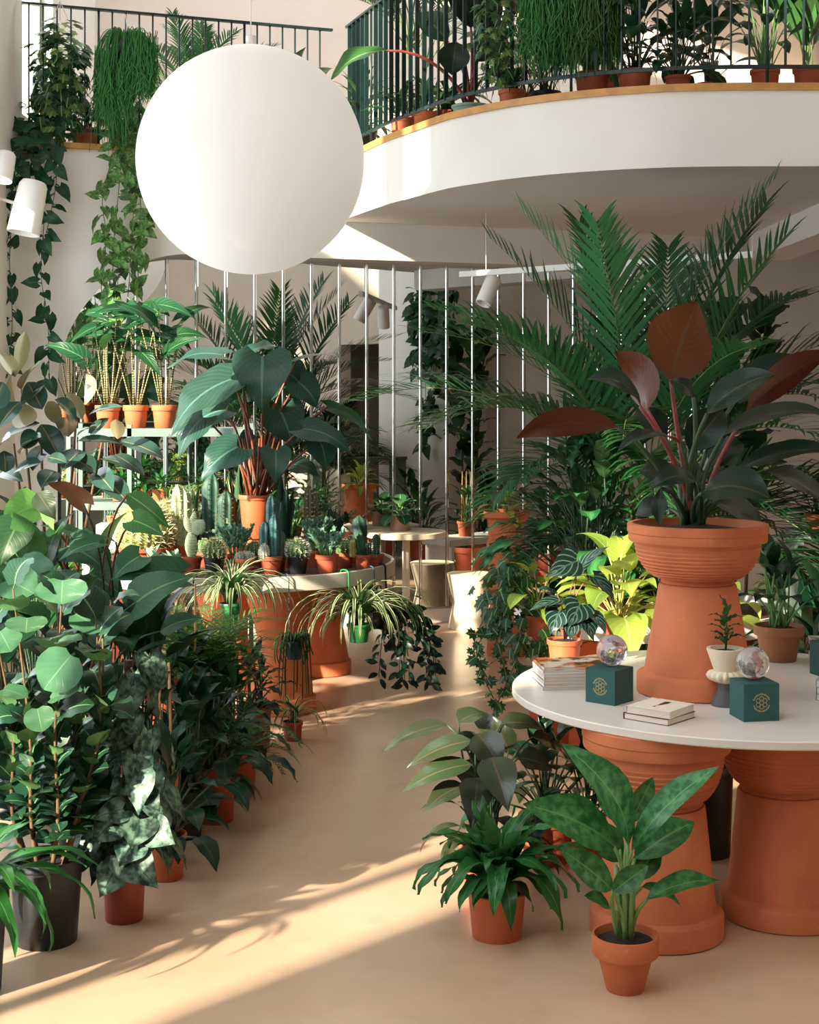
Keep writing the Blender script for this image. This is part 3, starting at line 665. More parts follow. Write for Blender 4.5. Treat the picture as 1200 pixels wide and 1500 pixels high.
# ------------------------------------------------------------------ plant builders
def rot(yaw, tilt=0, s=1, z=0, off=(0, 0)):
    return M.Translation((off[0], off[1], z)) @ M.Rotation(yaw, 4, 'Z') @ M.Rotation(tilt, 4, 'X') @ M.Scale(s, 4)
def leaves(par, meshes, n, z, s=(.8, 1.1), tilt=(-.2, .2), rad=.02, yaw0=None, arcd=None, nm='leaf', c=(0, 0)):
    y = R.uniform(0, 6.28) if yaw0 is None else yaw0
    for i in range(n):
        if arcd: yy = R.uniform(*arcd)
        else: y += 2.39996; yy = y+R.uniform(-.25, .25)
        me = meshes[min(len(meshes)-1, int(i*len(meshes)/n))] if len(meshes) > 1 else meshes[0]
        r = rad*math.sqrt(R.random()); a = R.uniform(0, 6.28)
        put(nm, me, par, rot(yy, R.uniform(*tilt), R.uniform(*s), z, (c[0]+r*math.cos(a), c[1]+r*math.sin(a))))
_lc = {}
def variants(key, mats, specs):
    if key not in _lc: _lc[key] = [stalk_leaf('leaf', mats, **sp) for sp in specs]
    return _lc[key]
def rosette(name, label, loc, pot, key, mats, specs, n, cat='plant', group=None, **kw):
    """potted clump: outer leaves come from the first specs, inner upright ones from the last"""
    t = thing(name, label, cat, loc, group); h = 0
    if pot: add_pot(t, *pot); h = pot[2]*.86
    leaves(t, variants(key, mats, specs), n, h, **kw); return t
def clump_specs(L, W, prof, Lp, hi=82, lo=40, fold=.15, wave=0, rp=.004, droop=45, nu=8, nv=4, k=4, jit=True):
    out = []
    for i in range(k):
        q = i/(k-1) if k > 1 else .5
        e = lo+(hi-lo)*q; l = 1-.25*q if jit else 1
        out.append(dict(L=L*l, W=W*l, prof=prof, Lp=Lp*(.7+.45*q), pe=(min(88, e+22), e), be=(e-12, e-12-droop-25*(1-q)), fold=fold, wave=wave, rp=rp, nu=nu, nv=nv, ph=i*1.7))
    return out
def hero(par, b, t, W, prof, mats, N=None, bulge=.08, crown=None, rp=.005, fold=.14, wave=0, lift=.55, nm='leaf', nu=10, nv=6, ph=0, wk=2):
    loc = par.location; b = b-loc; t = t-loc; d = t-b
    N = V(N) if N is not None else V((0, -.55, 1)); Nn = (N-d.normalized()*N.dot(d.normalized()))
    Nn = Nn.normalized() if Nn.length > .05 else d.orthogonal().normalized()
    g = G()
    if crown is not None:
        c = crown-loc; L = (b-c).length
        # the stalk rises from the crown and bends over into the blade
        q = c*.5+b*.5+V((0, 0, 1))*L*lift*.5-d.normalized()*L*.12
        tube(g, bez(c, q, b, 8), [rp*(1.5-.6*i/7) for i in range(8)], 6, 1)
    mid = []; nr = []
    for i in range(nu+1):
        s = i/nu; mid.append(b+d*s+Nn*(bulge*d.length*4*s*(1-s))); nr.append(Nn)
    blade(g, mid, nr, W, prof, nv, fold, wave, wk, 0, ph)
    return put(nm, g.mesh('leaf', mats), par)
UP = V((0, 0, 1)); CAMW = V((0, -1, 0))
def stem(par, pts, r0, r1, mat, nm='stem', n=7):
    loc = par.location; p = spline([q-loc for q in pts], 4); g = G()
    tube(g, p, [r0+(r1-r0)*i/(len(p)-1) for i in range(len(p))], n); return put(nm, g.mesh(nm, mat), par), p
def along(par, pts, meshes, n, t0=.3, t1=1, s=(.8, 1.1), up=.35, out=1.0, grow=0, down=0, face=.25, nm='leaf', sp=2.4, bias=None):
    """leaves in a spiral up a stem (points local to par)"""
    m = len(pts)-1; y = R.uniform(0, 6.28)
    for i in range(n):
        q = (t0+(t1-t0)*i/max(1, n-1))*m; k = min(int(q), m-1); p = pts[k].lerp(pts[k+1], q-k)
        T = (pts[k+1]-pts[k]).normalized(); y += sp; a = T.orthogonal().normalized(); b = T.cross(a)
        o = a*math.cos(y)+b*math.sin(y)
        if bias is not None: o = (o+V(bias)).normalized()
        f = i/max(1, n-1); d = o*out+T*(up+grow*f)+V((0, 0, -down*(1-f)))+V((R.uniform(-.2, .2), R.uniform(-.2, .2), R.uniform(-.2, .2)))
        put(nm, R.choice(meshes), par, frame(p, d, V((R.uniform(-.25, .25), -face+R.uniform(-.3, .2), 1)), R.uniform(*s)))
def frond(name, mats, L, Lp, n, ll, lw, e0, e1, vee=25, fwd=50, droop=35, rr=.005):
    g = G(); pts, nr = arc(V((0, 0, 0)), L+Lp, e0, e1, 15); m = len(pts)
    tube(g, pts, [rr*(1.4-1.2*i/(m-1)) for i in range(m)], 5, 1)
    for i in range(n):
        t = i/(n-1); q = (Lp+L*t*.985)/(L+Lp)*(m-1); k = min(int(q), m-2); p = pts[k].lerp(pts[k+1], q-k)
        T = (pts[k+1]-pts[k]).normalized(); Nn = nr[k]; S = T.cross(Nn)
        l = ll*(.55+.45*math.sin(min(1, (t*.9+.18))*math.pi))*(1-.25*t)*R.uniform(.92, 1.06)
        for sd in (-1, 1):
            fa = math.radians(fwd-15*t+R.uniform(-6, 6)); va = math.radians(vee+R.uniform(-6, 6))
            d = (T*math.cos(fa)+S*sd*math.sin(fa)*math.cos(va)+Nn*math.sin(fa)*math.sin(va)).normalized()
            c = p; vs = []; uv = []
            side = d.cross(Nn).normalized(); nn = 4
            for j in range(nn+1):
                s = j/nn; wv = lw*(.35, 1, .9, .6, .05)[j]
                vs += [c-side*wv*.5, c+side*wv*.5]; uv += [(.3, s), (.7, s)]
                dd = (d+V((0, 0, -1))*math.tan(math.radians(droop))*s*s).normalized(); c = c+dd*(l/nn)
            g.add(vs, [(2*j, 2*j+1, 2*j+3, 2*j+2) for j in range(nn)], uv, 0)
    return g.mesh(name, mats)
def palm(name, label, loc, pot, n, L, Lp, ll, lw, mats, cat='palm', e=(88, 45), dr=(45, 70), group=None, npair=34, canes=5, arcd=None, s=(.85, 1.1), stemh=.25, spread=.06, key=None):
    t = thing(name, label, cat, loc, group); h = 0
    if pot: add_pot(t, *pot); h = pot[2]*.86
    ms = _lc.get(key) if key else None
    if ms is None:
        ms = []
        for i in range(5):
            q = i/4; e0 = e[1]+(e[0]-e[1])*q; ms.append(frond('frond', mats, L*(1-.12*q), Lp, npair, ll, lw, e0, e0-dr[1]+(dr[1]-dr[0])*q))
        if key: _lc[key] = ms
    cs = []
    for c in range(canes):
        a = R.uniform(0, 6.28); r = spread*math.sqrt(R.random()); x, y = r*math.cos(a), r*math.sin(a); hh = stemh*R.uniform(.7, 1.1)
        g = G(); top = V((x*2.2, y*2.2, hh)); tube(g, [V((x, y, 0)), V((x*1.5, y*1.5, hh*.5)), top], [.012, .011, .009], 6); put('cane', g.mesh('cane', mats[1]), t, M.Translation((0, 0, h))); cs.append(top+V((0, 0, h)))
    for i in range(n):
        p = cs[i % canes]; y = R.uniform(*arcd) if arcd else i*2.4+R.uniform(-.4, .4)
        put('frond', ms[i % 5], t, M.Translation(p) @ rot(y, R.uniform(-.12, .12), R.uniform(*s)))
    return t
def vine(par, pts, meshes, step, s=(.8, 1.1), r=.0028, mat=None, face=V((0, -1, .25)), spread=.8):
    loc = par.location; p = spline([q-loc for q in pts], 5); g = G(); tube(g, p, r, 5); put('vine', g.mesh('vine', mat or pet_d), par)
    acc = 0; k = 0
    for a, b in zip(p, p[1:]):
        acc += (b-a).length
        while acc > step:
            acc -= step; k += 1; sd = 1 if k % 2 else -1
            d = V((sd*R.uniform(.1, 1.1)*spread, R.uniform(-.9, .1)*spread, R.uniform(-1, .35)))
            put('leaf', R.choice(meshes), par, frame(b, d, face+V((R.uniform(-1, 1), R.uniform(-.2, .4), R.uniform(-.3, .9))), R.uniform(*s)))
def lobed(name, mat, L):
    """grape-ivy leaf: five pointed lobes round a low centre"""
    g = G(); pr = [(.05, .10), (.30, .0), (.24, .2), (.56, .34), (.30, .45), (.36, .72), (.15, .66), (0, 1.0)]
    ring = pr+[(-x, y) for x, y in pr[-2::-1]]; m = len(ring)
    vs = [V((0, .38*L, .04*L))]+[V((x*L, y*L, -abs(x)*.2*L-max(0, y-.5)*.2*L)) for x, y in ring]
    g.add(vs, [(0, i+1, (i+1) % m+1) for i in range(m)], [(.5+v.x/L*.8, v.y/L) for v in vs]); return g.mesh(name, mat)
def simple_leaf(key, mat, L, W, prof, Lp=.3, be=(10, -35), fold=.15, wave=.0, nu=5, nv=2, rp=.0015, pm=None):
    if key not in _lc: _lc[key] = [stalk_leaf('leaf', [mat, pm or pet_g], L=L, W=W, prof=prof, Lp=Lp*L, pe=(40-20*i, 15), be=(be[0]+6*i, be[1]-14*i), fold=fold, wave=wave, rp=rp, nu=nu, nv=nv, ph=i) for i in range(3)]
    return _lc[key]
def hairs(par, strands, r, mat, nm='strand', stuff=True, n=3):
    g = G(); loc = par.location
    for p in strands: tube(g, [q-loc for q in p], [r]*(len(p)-1)+[r*.5], n)
    return put(nm, g.mesh(nm, mat), par, kind='stuff') if stuff else put(nm, g.mesh(nm, mat), par)
def ball(par, c, rad, n, meshes, s=(.8, 1.15), hang=.6, nm='leaf', low=-1, shell=.45):
    """a hanging bush: leaves on the outer shell of an ellipsoid round c (local)"""
    for i in range(n):
        u = R.uniform(low, 1); a = R.uniform(0, 6.28); q = math.sqrt(max(0, 1-u*u)); o = V((q*math.cos(a), q*math.sin(a), u)); k = 1-shell*R.random()**1.5
        p = c+V((o.x*rad[0], o.y*rad[1], o.z*rad[2]))*k
        put(nm, R.choice(meshes), par, frame(p, o*.7+V((R.uniform(-.7, .7), R.uniform(-.7, .7), -hang)), o+V((0, -.3, .5)), R.uniform(*s)))
# ================================================================== plants of the right foreground
D_ = [L_['dark'], pet_d]; A2 = lambda k, p: [L_[k], p]
# Chinese evergreen in the front terracotta pot
p = Z(916, 1449, 0); t = thing('potted_aglaonema', 'broad leaved aglaonema in the small tapered terracotta pot nearest the camera', 'plant', p)
add_pot(t, .104, .058, .172, terra, .36, lip=.03); ag = A2('aglao', plain('pale_green_stalk', (124, 160, 96), .4, .1))
d0 = 4.64; cr = p+V((0, 0, .155))
for bx, by, tx, ty, w, bd, td, N, bu in ((920, 1236, 822, 1089, 66, .02, -.1, (.35, -.7, .5), .16), (926, 1246, 1056, 1122, 50, .0, -.02, (-.45, -.5, .7), .1), (900, 1240, 766, 1178, 72, -.02, -.12, (-.15, -.75, .7), .12), (922, 1205, 957, 1138, 34, .1, .14, (.2, -.8, .4), .06),
        (896, 1303, 820, 1243, 44, -.05, -.1, (-.3, -.7, .6), .1), (930, 1258, 1018, 1204, 58, .06, .12, (.2, -.5, .8), .08), (948, 1318, 1054, 1290, 46, -.02, .0, (.1, -.3, 1), .1), (898, 1306, 950, 1268, 34, -.1, -.12, (.1, -.8, .5), .06),
        (893, 1330, 856, 1312, 30, -.05, -.08, (0, -.5, .9), .08), (903, 1205, 880, 1130, 40, .12, .18, (0, -.7, .5), .08), (908, 1262, 868, 1200, 46, .08, .1, (-.2, -.7, .6), .08), (940, 1300, 1000, 1330, 36, .06, .1, (.1, -.3, 1), .1), (925, 1290, 968, 1240, 40, .05, .1, (.2, -.6, .6), .08)):
    hero(t, P(bx, by, d0+bd), P(tx, ty, d0+td), mm(w, d0), 'ellip', ag, N, bu, cr+V((R.uniform(-.02, .02), R.uniform(-.02, .02), 0)), .0058, .22, .03, .4)
for k in range(7):
    g = G(); a = k*.9; tube(g, [V((math.cos(a)*.018, math.sin(a)*.018, .15)), V((math.cos(a)*.03, math.sin(a)*.03, .38))], [.009, .006], 6); put('stalk', g.mesh('stalk', ag[1]), t)
# fern in smooth orange pot
p = Z(728, 1371, 0)
sp = [dict(L=.27*a, W=.06*a, prof='strap', Lp=.05, pe=(80, 65), be=(b, c), fold=.12, wave=.16, wk=2.2, nu=12, ph=i*1.3) for i, (a, b, c) in enumerate(((1.1, 50, -95), (1.05, 62, -75), (1, 70, -30), (.95, 78, 10), (.8, 84, 50)))]
t = rosette('potted_fern', 'bright green fern with wavy drooping leaves in a smooth orange pot', p, (.098, .082, .155, orange_pl, 0), 'birdfern', A2('fern', pet_g), sp, 74, 'fern', rad=.035, s=(.7, 1.25), tilt=(-.15, .25))
# bronze philodendron behind it
p = Z(712, 1302, 0); p.z = 0; t = thing('potted_bronze_philodendron', 'bronze leaved philodendron in an orange pot with white sticker behind the fern', 'plant', p)
add_pot(t, .10, .08, .17, orange_pl, .18)
g = G(); q = V((-.055, -.083, .1)); g.add([q+V((-.014, 0, -.012)), q+V((.014, -.012, -.012)), q+V((.014, -.014, .012)), q+V((-.014, -.002, .012))], [(0, 1, 2, 3)]); put('sticker', g.mesh('sticker', white_metal, False), t, label='white paper sticker')
d0 = p.y; cr = p+V((0, 0, .16)); br = A2('bronze', pet_d)
for bx, by, tx, ty, w, dd, N in ((655, 1062, 560, 1102, 34, 0, (-.1, -.4, 1)), (672, 1058, 715, 1045, 40, .1, (0, -.3, 1)), (690, 1085, 596, 1125, 34, -.05, (-.2, -.6, .8)), (700, 1075, 735, 1130, 46, -.15, (.2, -.9, .4)), (735, 1060, 800, 1070, 40, .05, (.1, -.4, 1)), (720, 1110, 745, 1190, 50, -.3, (.1, -1, .3)), (690, 1120, 590, 1160, 40, -.1, (-.2, -.5, .8)),
        (680, 1150, 620, 1190, 36, -.1, (-.2, -.5, .8)), (745, 1100, 722, 1050, 36, .05, (0, -.9, .3)), (700, 1140, 690, 1215, 44, -.3, (0, -1, .3)), (760, 1110, 810, 1130, 44, .0, (.1, -.5, .9)), (715, 1150, 655, 1120, 44, .0, (-.2, -.7, .7)), (780, 1080, 830, 1110, 36, .15, (.2, -.4, .8)), (705, 1095, 650, 1085, 36, .1, (-.1, -.5, .8)), (730, 1075, 690, 1048, 30, .15, (0, -.6, .6))):
    hero(t, P(bx, by, d0+dd*.7), P(tx, ty, d0+dd*1.3), mm(w*1.12, d0), 'ovate', br, N, .1, cr+V((R.uniform(-.03, .03), R.uniform(-.03, .03), 0)), .0035, .16, .02, .5)
leaves(t, variants('brz', br, clump_specs(.2, .085, 'ovate', .24, lo=12)), 26, .16, s=(.7, 1.0))
# two dark philodendrons below the white table
p = Z(800, 1262, 0); rosette('potted_green_philodendron', 'dark glossy green philodendron half under the white display table', p, (.11, .085, .19, terra_r, .2), 'dkph', D_, clump_specs(.21, .1, 'ovate', .3, lo=22, wave=.03), 34, tilt=(-.25, .2))
p = Z(872, 1290, 0); p.y += .25; rosette('potted_green_philodendron', 'dark leafy philodendron tucked beside the left table pedestal', p, (.1, .08, .17, terra_r, .2), 'dkph2', D_, clump_specs(.17, .08, 'ovate', .22, lo=15), 22)
p = V((1.18, 6.0, 0)); t = thing('black_bucket', 'black plastic tub standing between the terracotta pedestals', 'bucket', p); add_pot(t, .12, .1, .36, black_pl, .1)
for k in range(7): put('leaf', variants('dkph2', D_, [])[k % 4], t, rot(k*.9+1, 0, .7, .32))
# ================================================================== display table plants
p = V((BP.x, BP.y, TZ)); t = pedestal('terracotta_planter', 'big terracotta bowl on an upturned pot holding the red philodendron on the white table', p, .222, .40, .142, .222, .257, 'planter', True)
d0 = BP.y; t = thing('red_philodendron', 'large philodendron with red brown leaf undersides growing in the terracotta bowl', 'plant', V((BP.x, BP.y, BOWLZ-.02)))
rp = A2('red', pet_r); cr = V((BP.x-.02, BP.y, BOWLZ-.03)); rg = A2('red', pet_d)
for bx, by, tx, ty, w, bd, td, N, bu, mt in (
    (983, 556, 1022, 440, 98, -.05, .05, (-.25, 1, -.2), .06, rp), (948, 600, 902, 514, 66, -.1, -.02, (.5, .7, .6), .16, rp), (938, 596, 858, 556, 50, -.15, -.2, (-.1, -.5, .8), .22, rp), (905, 626, 757, 641, 50, -.1, -.2, (.0, 1, .7), .14, rg), (1036, 606, 1136, 548, 60, -.12, -.2, (-.1, -.6, .8), .12, rg), (1095, 604, 1225, 512, 52, .1, .2, (-.2, .9, .4), .1, rp),
    (1060, 640, 1222, 612, 62, -.05, -.1, (.05, -.35, 1), .14, rg), (1080, 690, 1225, 660, 52, -.1, -.2, (0, -.5, 1), .1, rg), (1120, 690, 1222, 752, 66, 0, -.05, (.3, -.4, .8), .1, rg), (1030, 722, 1128, 730, 74, -.25, -.4, (.1, -.75, .8), .16, rg), (998, 652, 903, 664, 40, -.15, -.25, (.1, -.2, 1), .2, rg), (1022, 706, 954, 716, 42, -.2, -.3, (0, -.6, .8), .2, rg),
    (968, 716, 966, 772, 22, -.25, -.27, (-.4, -1, .1), .1, rg), (1016, 582, 978, 556, 26, -.05, -.05, (-.2, -.7, .7), .2, rg), (1075, 590, 1165, 520, 60, .25, .35, (0, -.7, .6), .06, rg), (1040, 735, 1120, 776, 62, .2, .3, (.1, -.6, .8), .1, rg), (975, 640, 930, 600, 46, .15, .2, (0, -.6, .8), .1, rg), (1010, 660, 1060, 600, 56, .15, .2, (0, -.8, .5), .1, rg),
    (990, 700, 935, 690, 50, .2, .25, (0, -.6, .8), .1, rg), (1040, 680, 1090, 650, 56, .1, .1, (0, -.6, .8), .1, rg), (980, 745, 930, 755, 44, .15, .2, (0, -.6, .8), .15, rg)):
    hero(t, P(bx, by, d0+bd), P(tx, ty, d0+td), mm(w*1.08, d0), 'ellip' if w > 30 else 'lance', mt, N, bu, cr+V((R.uniform(-.04, .04), R.uniform(-.03, .03), 0)), .008, .16, .03, .25, wk=1.5)
g = G(); tube(g, [V((.0, 0, 0)), V((.01, 0, .12)), V((-.01, .01, .24))], [.03, .026, .018], 8); put('trunk', g.mesh('trunk', pet_d), t)
# little holly seedling of the footed planter
t = FP; hm = simple_leaf('holly', L_['mid'], .075, .034, 'ellip', .1, (30, -20), .2, .12, 7, 4)
g = G(); tube(g, [V((0, 0, .19)), V((.006, 0, .25)), V((.002, 0, .31))], [.004, .0035, .002], 6); put('stem', g.mesh('stem', pet_d), t)
for i in range(12): put('leaf', hm[i % 3], t, rot(i*2.4, R.uniform(.0, .5), R.uniform(.75, 1.0), .21+i*.008))
put('leaf', hm[0], t, rot(1, 1.1, 1, .31)); put('leaf', hm[1], t, rot(3.5, .9, .9, .30))
# silver veined alocasia
p = Z(827, 974, TZ); t = thing('potted_veined_alocasia', 'dark silver veined alocasia in an orange pot at the left back of the white table', 'plant', p)
add_pot(t, .072, .056, .105, orange_pl, .2); d0 = p.y; vm = A2('veined', plain('pink_stalk', (150, 96, 84), .5)); cr = p+V((0, 0, .09))
for bx, by, tx, ty, w, N in ((845, 822, 800, 845, 46, (0, -1, .5)), (852, 830, 893, 800, 24, (.2, -.6, .8)), (850, 885, 833, 918, 46, (.1, -1, .4)), (815, 870, 785, 862, 24, (-.2, -.4, 1)), (870, 900, 888, 930, 24, (.4, -.6, .4)), (820, 895, 806, 930, 40, (-.2, -1, .3)), (858, 905, 868, 938, 34, (.3, -.8, .3)), (870, 845, 900, 880, 30, (.3, -.5, .5)), (818, 880, 775, 895, 26, (-.3, -.5, .8)), (840, 900, 835, 938, 40, (0, -1, .3))):
    hero(t, P(bx, by, d0-.03), P(tx, ty, d0-.07), mm(w, d0), 'heart', vm, N, .08, cr, .0022, .14, .02, .6)
# stalky plant in the aged pot
p = V((1.52, 6.18, TZ)); t = rosette('potted_philodendron', 'green stalked plant in a weathered clay pot behind the grey magazines', p, (.102, .07, .145, terra_b, .28), 'stalky', A2('dark', pet_g), clump_specs(.17, .085, 'ovate', .24, lo=45, hi=86), 22, rad=.04)
# ================================================================== planter table and the mid-ground on the right
p = V((.92, 7.55, PT+.055)); t = rosette('calathea', 'tall bushy calathea on the planter tray behind the white table', p, (.11, .09, .16, terra_r, .2), 'cala', A2('calathea', pet_d), clump_specs(.27, .11, 'ellip', .6, lo=20, hi=84, wave=.08, droop=50, k=6), 115, rad=.1, s=(.6, 1.15), tilt=(-.15, .2))
p = V((.98, 7.02, PT+.055)); t = rosette('lime_philodendron', 'lime yellow heart leaved plant glowing in the sun on the planter tray', p, (.075, .06, .1, terra_r, .2), 'limeph', A2('lime', pet_y), clump_specs(.25, .18, 'heart', .28, lo=5, hi=62, droop=70), 30, tilt=(-.2, .2))
p = V((.62, 7.2, PT+.055)); t = rosette('lime_philodendron', 'pale lime leaved plant at the left rim of the planter tray', p, (.07, .055, .1, terra_r, .2), 'limeph2', A2('lime', pet_y), clump_specs(.19, .09, 'ellip', .2, lo=20, hi=75, droop=60), 15, tilt=(-.2, .2))
p = V((1.42, 6.98, PT+.055)); t = rosette('lime_philodendron', 'lime leaved plant right of the sunlit one on the planter tray', p, (.07, .055, .1, terra_r, .2), 'limeph', A2('lime', pet_y), [], 12, s=(.7, .9))
p = V((.74, 6.88, PT+.055)); t = rosette('small_potted_seedling', 'small dark seedling in a red pot inside the white rim of the planter tray', p, (.045, .036, .08, terra_r, .25), 'dkph2', D_, [], 9, s=(.4, .6))
p = V((.74, 7.9, .0)); t = rosette('red_stalk_philodendron', 'dark philodendron with red stalks between the stool and planter tray', p, (.13, .1, .3, terra_r, .2), 'redst', A2('dark', pet_r), clump_specs(.22, .09, 'lance', .45, lo=35, hi=82, wave=.03), 20)
# ivy spilling over the left rim
ivs = [lobed('leaf', L_['ivy'], .075), lobed('leaf', L_['ivy'], .06), lobed('leaf', L_['ivy_pale'], .06)]
c = P(735, 868, 7.25); t = thing('grape_ivy', 'leafy grape ivy spilling over the left rim of the planter tray', 'ivy', c)
ball(t, V((.02, 0, .02)), (.15, .2, .22), 150, ivs[:2], hang=.9); ball(t, V((.12, -.05, -.16)), (.16, .14, .16), 60, ivs[:2], hang=1)
for k in range(4): vine(t, [c+V((R.uniform(-.1, .15), -.1, -.1)), c+V((R.uniform(-.15, .2), -.15, -.25)), c+V((R.uniform(-.1, .22), -.16, -.38-.05*k))], ivs[:2], .035, (.7, 1))
# tall sunlit terracotta column planter
p = P(742, 0, 10.5); p.z = 0; t = thing('tall_terracotta_planter', 'tall ringed terracotta planter column standing right of the cream stool', 'planter', p)
g = G(); lathe(g, [(.0001, 0), (.13, 0), (.14, .02), (.115, .3), (.12, .45), (.15, .47), (.15, .5), (.13, .52), (.125, .74), (.14, .76), (.14, .79), (.125, .81), (.132, .95), (.16, .97), (.16, 1.01), (.145, 1.01), (.13, .9)], 40); put('planter_body', g.mesh('planter_body', terra_p, True, 35), t)
p2 = p+V((0, 0, .92)); t = rosette('lime_aglaonema', 'yellow green plant on top of the tall terracotta column', p2, None, 'limeag', A2('lime', pet_y), clump_specs(.2, .06, 'ellip', .16, lo=30, hi=85, droop=60), 26)
# areca palm and companions
ap = [L_['palm'], plain('palm_cane', (112, 130, 66), .5, .2, 12)]
p = V((1.3, 8.28, 0)); t = palm('areca_palm', 'huge areca palm rising behind the red philodendron to the balcony', p, (.2, .15, .34, terra_r, .15), 0, 1, .3, .3, .02, ap, stemh=.75, canes=11, spread=.1)
ms = [frond('frond', ap, L, Lp, 31, .46, .025, e0, e1, droop=dr) for L, Lp, e0, e1, dr in ((1.3, .8, 86, 42, 24), (1.2, .75, 80, 0, 34), (1.1, .6, 70, -28, 42), (1.0, .5, 58, -42, 46), (.8, .35, 40, -50, 48))]
cp = p+V((0, 0, .72))
for yaw, k, sc in ((1.35, 1, 1), (1.0, 2, 1.05), (2.0, 2, 1.0), (.45, 0, .98), (-.35, 0, .97), (-.9, 1, 1.02), (-1.35, 2, 1.1), (-1.9, 1, 1.02), (-1.7, 2, .95), (1.75, 1, .98), (1.5, 3, 1.1), (2.4, 3, 1), (3.0, 3, 1), (-2.3, 3, 1.05), (-1.4, 3, 1.1), (1.2, 4, 1), (2.2, 4, 1.1), (-2.7, 2, .95), (3.4, 1, .92), (.1, 1, .85), (-.6, 3, 1), (1.9, 3, 1.05), (-1.1, 4, 1.1), (2.8, 4, 1), (-2.0, 4, 1), (.8, 3, 1), (1.6, 0, .95), (-1.6, 0, 1.0), (2.6, 2, .95), (-2.4, 0, .93), (1.2, 0, 1.02), (-1.2, 0, 1.05), (.6, 1, .95), (-.5, 1, .95), (2.2, 1, 1), (-2.1, 3, 1), (1.4, 2, 1.15), (-1.0, 2, 1.1), (3.1, 2, .9), (1.0, 4, 1.2), (-2.6, 4, 1.1), (2.9, 0, .95), (-1.6, 4, 1.2), (2.0, 4, 1.2)):
    if k > 2 and .5 < yaw < 2.3: sc *= .72
    put('frond', ms[k], t, M.Translation((R.uniform(-.12, .12), R.uniform(-.1, .05), .95+R.uniform(-.1, .15))) @ rot(yaw+R.uniform(-.15, .15), R.uniform(-.08, .08), sc))
p = V((2.75, 7.25, 0)); palm('kentia_palm', 'second palm by the right wall that shows in the mirror', p, (.2, .16, .36, terra_r, .15), 22, .9, .5, .40, .024, [L_['palm_dark'], ap[1]], stemh=.5, canes=5, key='kentia', e=(86, 50), s=(.72, .92))
# fiddle-leaf fig
fl = simple_leaf('fiddle', L_['dark'], .26, .16, 'round', .12, (25, -25), .12, .06, 7, 4)
def fig(name, label, p, h, n, stems=3):
    t = thing(name, label, 'plant', p); add_pot(t, .17, .13, .32, terra_r, .18)
    for k in range(stems):
        a = k*2.1; _, q = stem(t, [p+V((math.cos(a)*.05, math.sin(a)*.05, .28)), p+V((math.cos(a)*.1, math.sin(a)*.1, h*.6)), p+V((math.cos(a)*.2, math.sin(a)*.16, h))], .014, .006, pet_t)
        along(t, q, fl, n, .3, 1, (.75, 1.1), .5, 1, .3)
fig('fiddle_leaf_fig', 'dark fiddle leaf fig standing behind the palm at the right', V((2.25, 10.3, 0)), 2.35, 22)
# bench with canes, behind
p = V((1.78, 10.85, 0)); t = thing('low_bench', 'low white bench near the mirror behind the palm', 'bench', p)
g = G(); box(g, (-.5, -.2, .44), (.5, .2, .5)); put('bench_top', g.mesh('bench_top', white_metal, False), t)
for x in (-.45, .42):
    g = G(); box(g, (x, -.18, 0), (x+.03, .18, .44)); put('leg', g.mesh('leg', white_metal, False), t)
t = rosette('caned_plant', 'bamboo like plant on canes in a red pot on the low bench', p+V((-.1, 0, .5)), (.09, .07, .14, terra_r, .2), 'cane1', A2('mid', pet_g), clump_specs(.2, .06, 'lance', .25, lo=40, hi=86), 22)
for x in (-.04, .04, 0):
    g = G(); tube(g, [V((x, x*.5, .1)), V((x*.8, x*.5, .6))], .005, 6); put('cane', g.mesh('cane', cane), t)
# plants by the right wall: mostly met in the mirror
for i, (x, y, lb, key, mt, sp, n) in enumerate(((3.3, 9.4, 'dense dark shrub by the side doorway', 'sh1', D_, clump_specs(.26, .12, 'ovate', .5, lo=15, hi=85), 40), (2.6, 9.2, 'dark arching plant between palm and doorway', 'sh2', A2('mid', pet_d), clump_specs(.4, .09, 'lance', .3, lo=30, hi=86), 34), (3.5, 6.2, 'broad green plant near the right wall', 'sh3', A2('mid', pet_g), clump_specs(.3, .14, 'ovate', .45, lo=20, hi=85), 34),
        (2.3, 8.9, 'variegated bush in a red pot behind the palm', 'sh4', A2('varie', pet_g), clump_specs(.16, .09, 'ovate', .35, lo=10, hi=85), 44), (3.1, 8.5, 'leafy dark plant beside the second palm', 'sh5', D_, clump_specs(.22, .12, 'ovate', .5, lo=15, hi=85), 36), (2.75, 10.9, 'lime touched plant in the far right corner by the mirror', 'sh6', A2('bright', pet_g), clump_specs(.25, .08, 'lance', .3, lo=30, hi=85), 30))):
    rosette('potted_shrub', lb, V((x, y, 0)), (.15, .12, .28, terra_r, .2), key, mt, sp, n, rad=.07, s=(.7, 1.15))
p = V((3.3, 5.2, 0)); palm('fan_palm', 'small fan like palm in a terracotta urn near the right wall', p, (.2, .12, .5, terra_p, .15), 14, .5, .35, .3, .03, ap, stemh=.15, canes=1, key='fanp')
